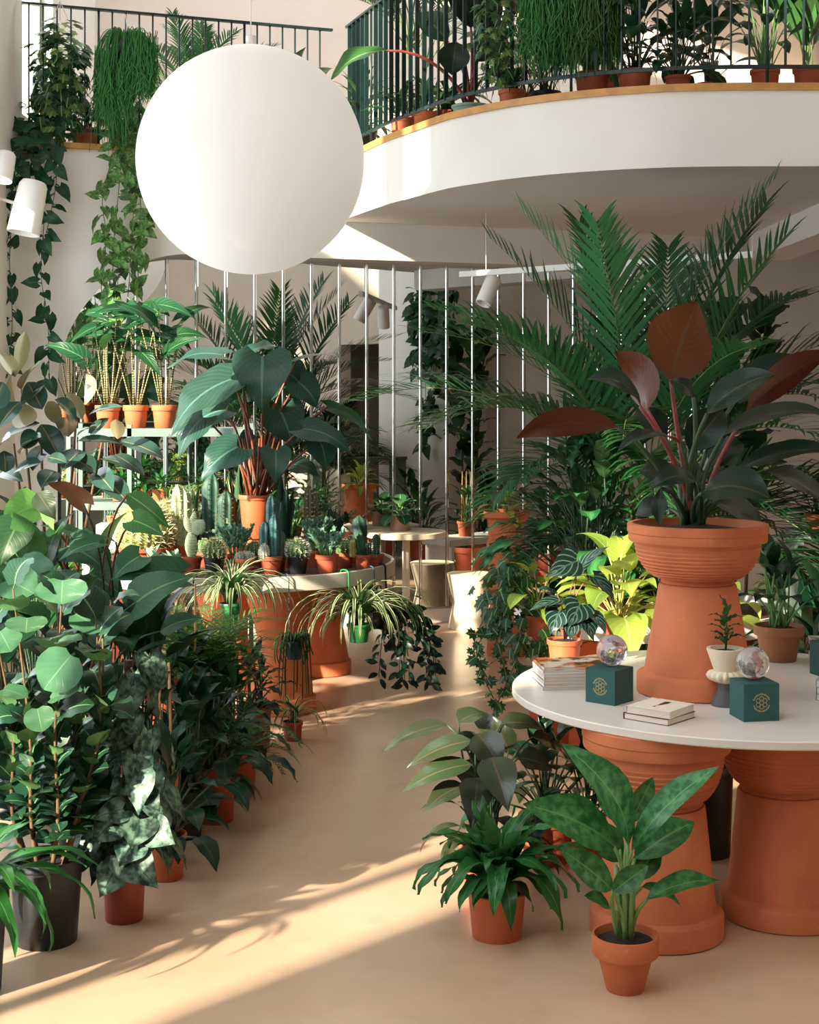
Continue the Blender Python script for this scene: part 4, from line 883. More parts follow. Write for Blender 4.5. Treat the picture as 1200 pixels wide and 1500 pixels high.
# ledge on the right with a pot and a white branchlet plant
p = V((2.05, 7.9, 0)); t = thing('console_shelf', 'grey console ledge at the right edge behind the red philodendron', 'shelf', p)
g = G(); box(g, (0, 0, 1.07), (1.2, .3, 1.105)); put('shelf', g.mesh('shelf', greenmetal, False), t)
for x in (.0, 1.17):
    g = G(); box(g, (x, .02, 0), (x+.03, .28, 1.07)); put('leg', g.mesh('leg', greenmetal, False), t)
rosette('small_potted_plant', 'tiny dark plant in an orange pot on the grey console ledge', p+V((.12, .13, 1.105)), (.06, .045, .09, terra, .25), 'dkph2', D_, [], 9, s=(.5, .8))
p = V((2.05, 7.3, 0)); rosette('potted_philodendron', 'broad dark green philodendron standing right of the terracotta bowl', p, (.14, .11, .26, terra_b, .2), 'bigdk', D_, clump_specs(.36, .2, 'heart', .6, lo=25, hi=84, droop=40), 22, rad=.06)
p = V((1.92, 6.9, 0)); rosette('potted_dracaena', 'dark lance leaved plant low beside the console ledge', p, (.12, .1, .24, terra_b, .2), 'drac', D_, clump_specs(.26, .05, 'lance', .45, lo=20, hi=86), 34, rad=.05)
# pot and leaves on the side table
p = P(586, 0, 11.72); p.z = .76; t = rosette('potted_peperomia', 'round leaved peperomia in a pale pink pot on the cream side table', p, None, 'pepe', A2('pepe', pet_g), clump_specs(.15, .125, 'round', .1, lo=15, hi=70, droop=50), 12, s=(.8, 1.05))
add_pot(t, .077, .074, .115, plain('pink_clay', (222, 176, 148), .8, .05), 0)
for o in [c for c in bpy.data.objects if c.parent == t and c.name.startswith('leaf')]: o.location.z += .09
# ================================================================== cactus table
def cpt(px, y): d = y; return V(((px-600)*d/F, d, CT))
spine_m = plain('cactus_spines', (240, 226, 176), .6, .1, 40); spine_w = plain('white_spines', (226, 222, 206), .6, .1, 40); spine_b = plain('brown_spines', (150, 92, 50), .6, .1, 40)
cg = plain('cactus_green', (74, 112, 62), .6, .2, 30); cgd = plain('dark_cactus_green', (34, 78, 58), .55, .2, 20); cgb = plain('blue_cactus_green', (52, 104, 104), .5, .2, 20); cpale = plain('pale_cactus_green', (170, 188, 140), .6, .2, 25); copu = plain('pad_green', (150, 168, 130), .65, .12, 40)
def cactus(par, c, r, h, mat, sp, nr=14, dome=True, amp=.1, sl=.014, rows=11, twist=0, nm='body', w=.0026):
    """ribbed body with spine clusters along its ribs"""
    g = G(); m = 14; prof_ = []
    for i in range(m+1):
        q = i/m
        rr = r*(math.sin(math.pi*(.18+.82*q))**.6 if dome == 1 else (min(1, (1-q)*5+.02)**.5 if q > .8 else .92+.08*q))
        prof_.append((max(.0002, rr if q < 1 else .0002), h*q))
    lathe(g, prof_, nr*4, c, 0, (lambda a, q: 1+amp*math.cos((a+twist*q)*nr)))
    bo = put(nm, g.mesh(nm, mat), par)
    g = G()
    for k in range(nr):
        for j in range(1, rows+1):
            q = j/(rows+.3); i = q*m; i0 = min(int(i), m-1); rr = prof_[i0][0]+(prof_[i0+1][0]-prof_[i0][0])*(i-i0)
            a = 2*math.pi*k/nr-twist*q; o = V((math.cos(a), math.sin(a), 0)); b = V(c)+o*rr*(1+amp)+V((0, 0, h*q))
            for e in range(3):
                d = (o*R.uniform(.5, 1)+V((R.uniform(-1, 1), R.uniform(-1, 1), R.uniform(-.6, 1)+(q-.4)*1.2))).normalized()*sl*R.uniform(.6, 1.2); x = d.orthogonal().normalized()*w
                g.add([b-x, b+x, b+d], [(0, 1, 2)])
    put('spines', g.mesh('spines', sp, False), bo, kind='stuff')
def cpot(name, label, px, y, rt, h, mat, cat='cactus'):
    p = cpt(px, y); t = thing(name, label, cat, p); add_pot(t, rt, rt*.74, h, mat, .24 if mat != black_pl else .12); return t, h*.85
t, h = cpot('barrel_cactus', 'round barrel cactus in a black pot left of the mammillaria', 314, 8.42, .064, .094, black_pl); cactus(t, (0, 0, h), .062, .115, cg, spine_m, 16, sl=.02)
t, h = cpot('barrel_cactus', 'round barrel cactus in a black pot at the middle of the front rim', 436, 8.42, .064, .098, black_pl); cactus(t, (0, 0, h), .062, .11, cg, spine_w, 15, sl=.02)
t, h = cpot('mammillaria_cactus', 'two small woolly ball cacti in a bright orange pot on the front rim', 358.5, 8.36, .054, .09, terra)
for x, y in ((-.022, -.01), (.024, 0), (0, .03)): cactus(t, (x, y, h), .03, .052, plain('grey_cactus', (120, 124, 108), .7, .1, 60), spine_w, 12, sl=.006, rows=7, amp=.05)
t, h = cpot('columnar_cactus', 'blue green columnar cactus trio in a terracotta pot in front of the big orange pot', 397, 8.38, .066, .102, terra_r)
for x, y, r, hh in ((-.035, .01, .027, .21), (.02, .0, .026, .25), (.0, .045, .028, .36), (.05, .03, .022, .16)): cactus(t, (x, y, h), r, hh, cgb, spine_b, 6, 0, .22, .005, 14)
cactus(t, (-.035, -.035, h), .026, .085, plain('woolly_grey', (150, 160, 150), .8), spine_w, 12, sl=.01)
t, h = cpot('prickly_pear', 'pale bunny ear prickly pear in a terracotta pot at the left of the front rim', 281, 8.5, .062, .085, terra_r)
def pad(par, b, d, L, W, th, mat):
    d = V(d).normalized(); g = G(); vs = []; n, m = 16, 9; S = d.cross(V((0, -1, .1))).normalized(); N = S.cross(d)
    for i in range(m+1):
        q = i/m; r = math.sin(math.pi*(.06+.94*q))**.7 if i < m else .02
        for j in range(n):
            a = 2*math.pi*j/n; vs.append(V(b)+d*L*q+S*(W*.5*r*math.cos(a))+N*(th*r*math.sin(a)))
    g.add(vs, [(i*n+j, i*n+(j+1) % n, (i+1)*n+(j+1) % n, (i+1)*n+j) for i in range(m) for j in range(n)]); po = put('pad', g.mesh('pad', mat), par)
    g = G()
    for i in range(1, 10):
        for j in range(-2, 3):
            q = i/10; r = math.sin(math.pi*(.06+.94*q))**.7; s = (j+.5*(i % 2))/3
            if abs(s) > .95: continue
            c = V(b)+d*L*q+S*(W*.5*r*s)-N*(th*r*math.sqrt(1-s*s)) if N.y > 0 else V(b)+d*L*q+S*(W*.5*r*s)+N*(th*r*math.sqrt(1-s*s))
            for e in range(4):
                a = e*1.57+i; g.add([c, c+S*.004*math.cos(a)+V((0, -.004, .004*math.sin(a))), c+S*.004*math.cos(a+.8)+V((0, -.004, .004*math.sin(a+.8)))], [(0, 1, 2)])
    put('glochids', g.mesh('glochids', spine_w, False), po, kind='stuff')
pad(t, (0, 0, h-.005), (-.03, 0, 1), .17, .075, .02, copu); pad(t, (-.012, 0, h+.15), (-.25, 0, 1), .1, .045, .014, copu); pad(t, (.012, .0, h+.14), (.55, -.1, .8), .1, .085, .016, copu); pad(t, (.0, 0, h+.16), (.15, .1, 1), .11, .045, .013, copu)
def succulent(name, label, px, y, pot, key, mat, L, W, n, lo=10, hi=80, prof='round', h=None):
    p = cpt(px, y); t = thing(name, label, 'succulent', p); z = 0
    if pot: add_pot(t, *pot); z = pot[2]*.85
    leaves(t, variants(key, [mat, pet_g], [dict(L=L*(1-.3*i/3), W=W*(1-.3*i/3), prof=prof, be=(lo+(hi-lo)*i/3, lo+(hi-lo)*i/3+8), fold=.25, nu=6, nv=4) for i in range(4)]), n, z, rad=.006, tilt=(-.05, .05)); return t
succulent('paddle_plant', 'pale paddle shaped succulent in a small terracotta pot at the left of the table', 253, 8.45, (.05, .037, .07, terra_r, .25), 'paddle', L_['succ'], .11, .06, 9, 5, 80)
succulent('paddle_plant', 'pale rosette succulent half hidden behind the big foreground leaf', 222, 8.6, (.06, .045, .07, terra_r, .25), 'paddle', L_['succ'], .11, .06, 10)
succulent('paddle_plant', 'second pale rosette succulent left behind the paddle plant', 232, 8.95, (.06, .045, .07, terra_r, .25), 'paddle', L_['succ'], .11, .06, 9)
def jade(name, label, px, y, pot, hgt, mk, n, w):
    p = cpt(px, y); t = thing(name, label, 'succulent', p); add_pot(t, *pot); z = pot[2]*.85
    sm = simple_leaf('jade'+mk, L_[mk], .036, .022, 'round', .0, (25, 15), .15, 0, 3, 2)
    for k in range(n):
        a = k*2.4; r = w*math.sqrt((k+.5)/n); q = [p+V((math.cos(a)*r*.25, math.sin(a)*r*.25, z)), p+V((math.cos(a)*r*.7, math.sin(a)*r*.7, z+hgt*.6)), p+V((math.cos(a)*r, math.sin(a)*r, z+hgt*R.uniform(.75, 1)))]
        _, pl = stem(t, q, .004, .0025, pet_g, n=5); along(t, pl, sm, 22, .25, 1, (.7, 1.1), .5, .9, .6)
jade('jade_plant', 'grey green jade plant in a terracotta pot beside the black potted barrel cactus', 345, 8.52, (.05, .037, .095, terra_r, .25), .17, 'succ_blue', 10, .11)
jade('blue_succulent', 'dense blue green succulent in a red terracotta pot right of the middle', 479, 8.44, (.068, .05, .105, terra_r, .25), .14, 'succ_blue', 12, .12)
jade('blue_succulent', 'blue green succulent shrub behind the right barrel cactus', 462, 8.72, (.06, .045, .1, terra_r, .25), .19, 'succ_blue', 9, .1)
t, h = cpot('twisted_cactus', 'dark twisted column cactus in a terracotta pot near the right rim', 532, 8.6, .05, .085, terra_r); cactus(t, (-.02, 0, h), .036, .24, cgd, spine_b, 5, 0, .3, .004, 12, twist=2.2)
cactus(t, (-.055, -.01, h), .02, .1, plain('yellow_cactus', (150, 140, 60), .6), spine_m, 12, 0, .08, .005, 12)
t, h = cpot('small_dark_cactus', 'small dark columnar cactus at the right end of the table', 551, 8.75, .05, .07, terra_r); cactus(t, (0, 0, h), .022, .13, cgd, spine_w, 9, 0, .12, .005, 10); cactus(t, (-.04, .01, h), .018, .08, cgd, spine_w, 9, 0, .12, .005, 8)
for px, y, lb, s in ((212, 8.9, 'large golden barrel cactus at the left of the cactus table', 1.25), (243, 9.25, 'golden barrel cactus behind the prickly pear', 1.1)):
    t, h = cpot('golden_barrel_cactus', lb, px, y, .14*s, .1, terra_r); cactus(t, (0, 0, h-.02), .135*s, .25*s, plain('golden_flesh', (128, 140, 76), .6, .1, 20), spine_m, 24, sl=.04, rows=16, w=.003, amp=.05)
for px, y, lb, r, hh, mt, sp in ((268, 9.0, 'pale variegated candelabra cactus behind the prickly pear', .045, .36, cpale, spine_w), (312, 9.15, 'tall dark cactus with orange spines behind the barrel cactus', .06, .44, cgd, spine_b), (332, 9.05, 'second tall dark cactus with orange spines beside the big orange pot', .05, .34, cgd, spine_b), (452, 9.0, 'slim brown ribbed column cactus at the right of the table', .026, .38, plain('brown_cactus', (104, 98, 60), .6), spine_w), (463, 9.05, 'slim column cactus leaning behind the blue succulent', .026, .33, plain('olive_cactus', (96, 104, 62), .6), spine_w)):
    t, h = cpot('column_cactus', lb, px, y, .065, .1, terra_r); cactus(t, (0, 0, h), r, hh, mt, sp, 7, 0, .22, .014, 14)
    if px == 268:
        for a in (.5, 2.4, 4): cactus(t, (math.cos(a)*.045, math.sin(a)*.03, h+.02), .03, .24+.03*a, mt, sp, 5, 0, .3, .01, 12, twist=1)
for px, y, lb, mk, L, n in ((283, 9.3, 'grey bladed sansevieria behind the pale candelabra', 'sans', .4, 9), (335, 9.4, 'broad yellow edged sansevieria beside the big orange pot', 'sans', .42, 12), (418, 8.95, 'dark blue green sansevieria right of the big orange pot', 'sans_dark', .42, 11), (352, 9.75, 'tall yellow green sansevieria at the back of the cactus table', 'sans', .48, 12), (490, 9.1, 'dark bladed sansevieria behind the blue succulent', 'sans_dark', .28, 10)):
    p = cpt(px, y); t = thing('sansevieria', lb, 'plant', p); add_pot(t, .07, .055, .1, terra_r, .22)
    leaves(t, variants('sv'+mk+str(L), [L_[mk], pet_g], [dict(L=L*q, W=.062, prof='strap', be=(b, b+6), fold=.35, nu=8, nv=4) for q, b in ((.7, 68), (.85, 76), (1, 84))]), n, .085, rad=.03, tilt=(-.1, .1))
def crest(px, y, lb, n, L, mk, z=.12):
    p = cpt(px, y); t = thing('leaf_cactus', lb, 'cactus', p); add_pot(t, .06, .045, .1, terra_r, .22)
    leaves(t, variants('crest'+mk, [L_[mk], pet_g], [dict(L=L, W=L*.22, prof='strap', be=(b, b-60), fold=.1, wave=.25, wk=4, nu=14, nv=4) for b in (70, 50, 30)]), n, z, s=(.7, 1.1))
crest(462, 9.3, 'bright lime zigzag leaf cactus standing above the brown columns', 14, .22, 'bright', .3); crest(405, 8.5, 'fan of green cactus blades beside the blue column trio', 6, .13, 'mid', .1); crest(345, 9.0, 'pale flat bladed leaf cactus next to the orange spined columns', 7, .2, 'succ'); crest(505, 9.35, 'green arching leaf cactus at the back right of the table', 12, .22, 'mid', .2)
for px, y, lb in ((300, 8.75, 'small cream spined ball cactus behind the left barrel'), (372, 8.6, 'small green ball cactus behind the mammillaria'), (425, 8.7, 'small ball cactus behind the right barrel'), (505, 8.7, 'small ball cactus in the second row right of the middle'), (515, 8.95, 'small ball cactus in the third row right of the middle'), (290, 9.55, 'small ball cactus far back at the left of the tray'), (395, 9.6, 'small ball cactus far back behind the big orange pot')):
    t, h = cpot('ball_cactus', lb, px, y, .055, .085, terra_r); cactus(t, (0, 0, h), .05, .09, cg, spine_m, 13, sl=.01, rows=7)
for px, y, lb in ((250, 9.6, 'grassy green plant at the far left of the tray'), (430, 9.5, 'leafy green plant behind the dark sansevieria'), (470, 9.7, 'bushy variegated plant at the back right of the tray'), (390, 9.85, 'dense green plant at the rear of the tray')):
    p = cpt(px, y); rosette('tray_plant', lb, p, (.07, .055, .1, terra_r, .22), 'trayp', A2('mid', pet_g), clump_specs(.2, .06, 'lance', .16, lo=30, hi=85), 22)
# philodendron with blue green hearts in the big orange pot
p = cpt(375, 9.02); t = thing('upturned_pot', 'upturned orange pot serving as stand for the heart leaved plant', 'pot', p); g = G(); lathe(g, [(.085, 0), (.085, .02), (.07, .025), (.058, .14), (.0001, .14)], 28); put('pot_body', g.mesh('pot_body', terra, True, 35), t)
p = p+V((0, 0, .14)); t = thing('heart_leaf_philodendron', 'large blue green heart leaved philodendron in an orange pot amid the cacti', 'plant', p); add_pot(t, .106, .08, .26, orange_pl, .12)
d0 = 9.02; hm2 = A2('homalo', pet_b); cr = p+V((0, 0, .23))
for bx, by, tx, ty, w, dd, N in ((338, 556, 250, 640, 92, -.25, (-.35, -.6, .75)), (385, 522, 384, 606, 82, -.3, (0, -.95, .4)), (360, 522, 410, 508, 66, -.05, (-.1, -.35, 1)), (298, 612, 262, 672, 58, -.2, (-.4, -.7, .5)), (348, 655, 294, 705, 62, -.35, (-.2, -.8, .6)), (438, 560, 466, 600, 52, .1, (.3, -.8, .6)), (410, 600, 430, 655, 66, .05, (.1, -.9, .4)), (445, 628, 518, 668, 52, -.1, (.2, -.6, .8)), (470, 648, 478, 690, 44, 0, (.2, -.8, .5)),
        (404, 660, 404, 712, 42, -.3, (.1, -1, .3)), (480, 596, 545, 645, 38, .15, (.3, .5, .8)), (435, 528, 520, 534, 30, .1, (0, -.15, 1)), (325, 520, 246, 540, 48, .1, (-.2, -.4, .9)), (350, 545, 300, 600, 70, .05, (-.3, -.6, .7)), (330, 600, 270, 640, 60, .1, (-.3, -.6, .7)), (395, 560, 350, 590, 60, .15, (0, -.8, .5)), (420, 545, 450, 580, 60, .2, (.2, -.7, .6)), (375, 640, 360, 680, 44, .1, (0, -.9, .4)), (430, 680, 470, 700, 40, .1, (.2, -.6, .8))):
    hero(t, P(bx, by, d0+dd*.8), P(tx, ty, d0+dd), mm(w*1.05, d0), 'heart', hm2, N, .14, cr+V((R.uniform(-.05, .05), R.uniform(-.04, .04), 0)), .0065, .06, .04, .15)
for k in range(9):
    a = k*.7; g = G(); tube(g, [V((math.cos(a)*.04, math.sin(a)*.03, .22)), V((math.cos(a)*.08, math.sin(a)*.05, .38)), V((math.cos(a)*.15, math.sin(a)*.08, .6))], [.011, .008, .005], 6); put('stalk', g.mesh('stalk', pet_b), t)
# hooks and hung plants on the rim
def rimpt(px, out=.006):
    for i in range(400):
        a = math.pi+i/400*math.pi; q = CC+V((math.cos(a)*(CR+out), math.sin(a)*(CR+out), 0))
        if 600+q.x*F/q.y >= px: return V((q.x, q.y, .835)), V((math.cos(a), math.sin(a), 0))
    return V((q.x, q.y, .835)), V((math.cos(a), math.sin(a), 0))
blue_c = plain('blue_cord', (44, 92, 120), .6); green_c = plain('green_hook', (44, 138, 78), .45); black_c = plain('black_cord', (24, 26, 28), .6)
def hook(par, top, o, drop, r, mat, nm='hook'):
    loc = par.location; g = G(); a = top-o*.05
    tube(g, spline([a-V((0, 0, .03))-loc, a+V((0, 0, .006))-loc, top+o*.004+V((0, 0, .004))-loc, top+o*.012-V((0, 0, .06))-loc, top+o*.02-V((0, 0, drop))-loc], 4), r, 6); put(nm, g.mesh(nm, mat), par)
def sp_specs(L, W):
    return [dict(L=L*q, W=W, prof='strap', be=(b, e), fold=.25, nu=10, nv=2) for q, b, e in ((1.0, 66, -100), (1.1, 74, -100), (1.0, 82, -92), (.8, 86, -40))]
for px, lb, rpt, pm, drop, hm, n, sc in ((508, 'striped spider plant in a green pot hung from the right rim of the cactus table', .068, green_pl, .28, green_c, 62, 1), (338, 'striped spider plant hung under the left front of the cactus table rim', .06, green_pl, .12, green_c, 52, .95)):
    top, o = rimpt(px); q = top+o*.09-V((0, 0, drop+.1)); t = thing('spider_plant', lb, 'plant', q); add_pot(t, rpt, rpt*.74, .1, pm, .15); hook(t, top, o, drop, .0045, hm)
    leaves(t, variants('spider', A2('spider', pet_g), sp_specs(.56, .022)), int(n*1.7), .09, s=(.6*sc, 1.1*sc), tilt=(-.2, .2), rad=.03)
top, o = rimpt(421); q = top+o*.1-V((0, 0, .43)); t = thing('hanging_string_plant', 'trailing string plant in a small dark blue pot hung on a blue cord', 'plant', q); add_pot(t, .056, .042, .1, plain('navy_plastic', (30, 56, 74), .45), .14); hook(t, top, o, .28, .003, blue_c, 'cord')
st = []
for k in range(46):
    a = R.uniform(0, 6.28); L = R.choice((.03, .05, .06, .08, .12, .3)); c0 = q+V((0, 0, .095)); r = R.uniform(.05, .085); st.append(spline([c0+V((math.cos(a)*.02, math.sin(a)*.02, 0)), c0+V((math.cos(a)*r, math.sin(a)*r, R.uniform(.02, .06))), c0+V((math.cos(a)*(r+.02), math.sin(a)*(r+.02), -L*.5)), c0+V((math.cos(a)*(r+R.uniform(-.01, .04)), math.sin(a)*(r+.02), -L))], 3))
hairs(t, st, .004, L_['mid'], 'trailing_stems')
top, o = rimpt(562); q = top+o*.06-V((0, 0, .36)); t = thing('hanging_hoya', 'dark trailing hoya hung on a black cord at the right end of the cactus table', 'plant', q); add_pot(t, .07, .055, .11, black_pl, .14); hook(t, top, o, .2, .006, black_c, 'cord')
hy = simple_leaf('hoya', L_['hoya'], .075, .032, 'ellip', .2, (5, -30), .15)
ball(t, V((.02, 0, .06)), (.15, .13, .15), 80, hy)
for k in range(9):
    a = R.uniform(-2.6, .6); vine(t, [q+V((0, 0, .1)), q+V((math.cos(a)*.14, math.sin(a)*.12, .1)), q+V((math.cos(a)*.22, math.sin(a)*.16, -.1)), q+V((math.cos(a)*.25, math.sin(a)*.18, -R.uniform(.2, .36)))], hy, .032)
top, o = rimpt(545); q = top+o*.02-V((0, 0, .34)); t = rosette('hanging_grass_plant', 'dark grassy plant hung on a blue cord at the right table rim', q, (.06, .048, .1, black_pl, .14), 'dgrass', A2('mid', pet_g), sp_specs(.33, .011), 50, s=(.6, 1.1), tilt=(-.2, .2), rad=.03); hook(t, top, o, .2, .004, blue_c, 'cord')
top, o = rimpt(283); t = thing('plant_hook', 'dark green hook over the left part of the cactus table rim', 'hook', top); hook(t, top, o, .12, .005, plain('dk_green_hook', (28, 84, 60), .4))
# ================================================================== shelf plants
zs = simple_leaf('zeb', L_['zebrina'], .26, .12, 'arrow', .0, (-5, -35), .2, .03, 8, 4)
for i, px in enumerate((158, 199, 241)):
    p = P(px, 0, 10.25); p.z = SZ[2]; t = thing('zebra_alocasia', ('left','middle','right')[i]+' of the three arrow leaved plants with speckled stalks on the top shelf', 'plant', p, 'speckled stalk plants on the top shelf')
    add_pot(t, .088, .066, .155, terra, .25)
    for k in range(9):
        a = k*2.4+i; r = .02+.1*R.random(); h = R.uniform(.35, .72); b = V((math.cos(a)*.025, math.sin(a)*.025, .13)); e_ = V((math.cos(a)*r*1.9, math.sin(a)*r*1.2, .13+h))
        g = G(); tube(g, bez(b, b*.5+e_*.5+V((0, 0, .05)), e_, 6), [.0065, .006, .0055, .005, .0045, .004], 6); put('stalk', g.mesh('stalk', pet_z), t)
        o = V((math.cos(a), math.sin(a)*.6, R.uniform(-.5, .7))); put('leaf', R.choice(zs), t, frame(e_, o, V((R.uniform(-.4, .4), -.9, .7)), R.uniform(.8, 1.2)))
for i, (px, lb) in enumerate(((176, 'small dark fern in an orange pot on the middle shelf left'), (207, 'leafy fern in an orange pot second on the middle shelf'), (235, 'bright leafy fern in an orange pot third on the middle shelf'), (300, 'bushy green plant at the right of the middle shelf'))):
    p = P(px, 0, 10.22); p.z = SZ[1]; rosette('shelf_fern', lb, p, (.062, .048, .085, terra, .25), 'shfern', A2('fern', pet_g), clump_specs(.17, .04, 'lance', .05, lo=20, hi=80, droop=50, wave=.06), 30)
p = P(272, 0, 10.12); p.z = SZ[1]; t = thing('string_of_pearls', 'pale trailing string plant hanging over the middle shelf', 'plant', p); add_pot(t, .07, .055, .1, terra_r, .22); g = G()
tl = simple_leaf('tiny', L_['ivy_pale'], .022, .014, 'round', 0, (10, 0), .1, 0, 2, 2); n_ = 0
for k in range(22):
    a = R.uniform(3.2, 6.2); L = R.uniform(.12, .34); x = R.uniform(-.1, .12); vine(t, [p+V((x*.5, 0, .1)), p+V((x, -.11, .1)), p+V((x, -.13, -L*.5+.05)), p+V((x+R.uniform(-.02, .02), -.13, -L))], tl, .03, (.8, 1.3), .0015, pet_g)
for i, (px, lb) in enumerate(((163, 'tiny succulent in a pink pot on the white block, first from the left'), (175, 'tiny succulent in an orange pot on the white block, second from the left'), (188, 'tiny pot on the white block, third from the left'), (200, 'tiny airy grass pot on the white block, fourth from the left'), (252, 'grey spiky air plant right of the tiny pots'))):
    p = P(px, 0, 9.92); p.z = .97; rosette('tiny_potted_plant', lb, p, (.032, .026, .055, terra, .25), 'tinyp', A2('succ', pet_g), clump_specs(.07, .012, 'lance', 0.01, lo=20, hi=80, droop=10), 14)
p = P(206, 0, 9.92); t = thing('display_block', 'white block carrying the row of tiny pots behind the golden cactus', 'block', V((p.x, p.y, 0))); g = G(); box(g, (-.28, -.07, .0), (.28, .1, .97)); put('block_body', g.mesh('block_body', white_metal, False), t)
for i, (px, d, z, lb) in enumerate(((120, 9.6, .2, 'bright grassy plant lit by the sun left of the shelves'), (150, 9.7, .3, 'bright leafy grass in front of the shelf foot'), (95, 9.8, .25, 'sunlit grass tuft low before the white wall'), (175, 9.5, .3, 'yellow green grass tuft behind the big foreground leaf'), (215, 9.6, .1, 'sunny grass below the golden cactus'))):
    p = P(px, 0, d); p.z = 0; rosette('potted_grass', lb, p, (.11, .09, .45+z, terra_r, .15), 'grassp', A2('bright', pet_g), sp_specs(.4, .018), 60, s=(.7, 1.2), rad=.06, tilt=(-.2, .2))
# ================================================================== left foreground
# round leaved shrub in the black tub
p = Z(68, 1378, 0); t = thing('round_leaf_shrub', 'round leaved shrub with tan stems in the black plastic pot at the left front', 'plant', p)
add_pot(t, .128, .102, .285, black_pl, .1); d0 = p.y; co = A2('cocco', pet_t); stems_ = []
for k in range(9):
    a = k*.75; b = p+V((math.cos(a)*.06, math.sin(a)*.06, .25)); o = V((math.cos(a), math.sin(a)*.8, 0))
    _, q = stem(t, [b, b+o*.06+V((0, 0, .2)), b+o*.1+V((R.uniform(-.04, .04), 0, .48)), b+o*.16+V((R.uniform(-.05, .05), 0, .75+.22*R.random()))], .0085, .003, pet_t); stems_.append(q)
cs = simple_leaf('ccs', L_['cocco_small'], .075, .07, 'round', .12, (10, -25), .15, .03, 5, 4); cb = simple_leaf('ccb', L_['cocco_small'], .13, .14, 'round', .15, (10, -30), .12, .04, 7, 6)
for q in stems_:
    along(t, q, cs, 24, .22, .75, (.7, 1.3), .1, 1, 1.6); along(t, q, cb, 5, .7, 1, (.65, 1.0), .3, 1, .9)
for bx, by, tx, ty, w, dd, N in ((92, 850, 90, 885, 70, -.05, (0, -.5, 1)), (40, 905, 38, 927, 56, -.15, (0, -.35, 1)), (0, 925, 16, 955, 48, -.15, (0, -.7, .8)), (104, 960, 64, 1010, 62, -.2, (.25, -1, .5)), (74, 1024, 116, 1010, 30, -.18, (.1, -.5, .8)), (55, 1038, 62, 1072, 40, -.2, (.1, -1, .4)), (85, 940, 120, 938, 34, -.2, (0, -.2, 1)), (10, 850, 50, 870, 60, .1, (0, -.7, .8)), (30, 820, 70, 860, 60, .2, (.2, -.6, .7)), (5, 1010, 40, 1022, 32, -.1, (0, -.4, 1)), (110, 900, 150, 925, 48, .1, (.1, -.6, .8))):
    hero(t, P(bx, by, d0+dd-.12), P(tx, ty, d0+dd-.15), mm(w*1.05, d0), 'round', co, N, .05, None, .003, .1, .03)
# arching fern at the lower left corner
p = P(-45, 0, 4.62); p.z = 0
sp = [dict(L=.42*a, W=.06, prof='strap', Lp=.05, pe=(80, 65), be=(b, c), fold=.15, wave=.1, wk=2.5, nu=12, ph=i) for i, (a, b, c) in enumerate(((1., 30, -100), (1.0, 50, -80), (.95, 62, -40), (.8, 75, 0)))]
rosette('arching_fern', 'bright arching fern reaching in from the lower left picture edge', p, (.12, .095, .3, black_pl, .12), 'archfern', A2('fern', pet_g), sp, 34, 'fern', rad=.04, s=(.7, 1.15))
# silver leaved scindapsus on a pole
p = Z(182, 1346, 0); t = thing('silver_scindapsus', 'silver splashed climbing plant trailing over a red brown pot', 'plant', p); add_pot(t, .08, .066, .2, brown_pl, .12)
g = G(); tube(g, [V((0, .02, .15)), V((.01, .03, .9))], .018, 8); put('moss_pole', g.mesh('moss_pole', bark_m), t); d0 = p.y
ss = [stalk_leaf('leaf', [L_['silver'], pet_d], L=.15, W=.11, prof='heart', Lp=.04, pe=(30, 0), be=(-5, -30-15*i), fold=.1, wave=.03, nu=8, nv=4, ph=i) for i in range(3)]
sd_ = [stalk_leaf('leaf', [L_['dark'], pet_d], L=.15, W=.11, prof='heart', Lp=.04, pe=(30, 0), be=(-5, -45), fold=.1, wave=.03, nu=8, nv=4)]
for i in range(84):
    z = R.uniform(.2, .95); a = R.uniform(2.6, 6.8); r = R.uniform(.04, .13)*(1.1-.25*z); o = V((math.cos(a), math.sin(a), 0))
    put('leaf', R.choice(ss+sd_), t, frame(V((0, .02, z))+o*r, o*.75+V((R.uniform(-.7, .7), 0, -.8)), o+V((R.uniform(-.4, .4), -.3, .5)), R.uniform(.6, 1.1)))
for bx, by, tx, ty, w in ((208, 1135, 203, 1195, 44), (180, 1185, 133, 1200, 36), (205, 1200, 192, 1245, 56), (185, 1250, 233, 1302, 60), (168, 1275, 146, 1315, 46), (225, 1215, 257, 1237, 46), (165, 1205, 134, 1235, 46), (215, 1160, 235, 1190, 30), (180, 1150, 160, 1165, 30), (195, 1235, 175, 1270, 50)):
    hero(t, P(bx, by, d0-.16), P(tx, ty, d0-.2), mm(w*1.05, d0), 'heart', [L_['silver'], pet_d], (R.uniform(-.3, .3), -1, .35), .08, None, .003, .1, .03)
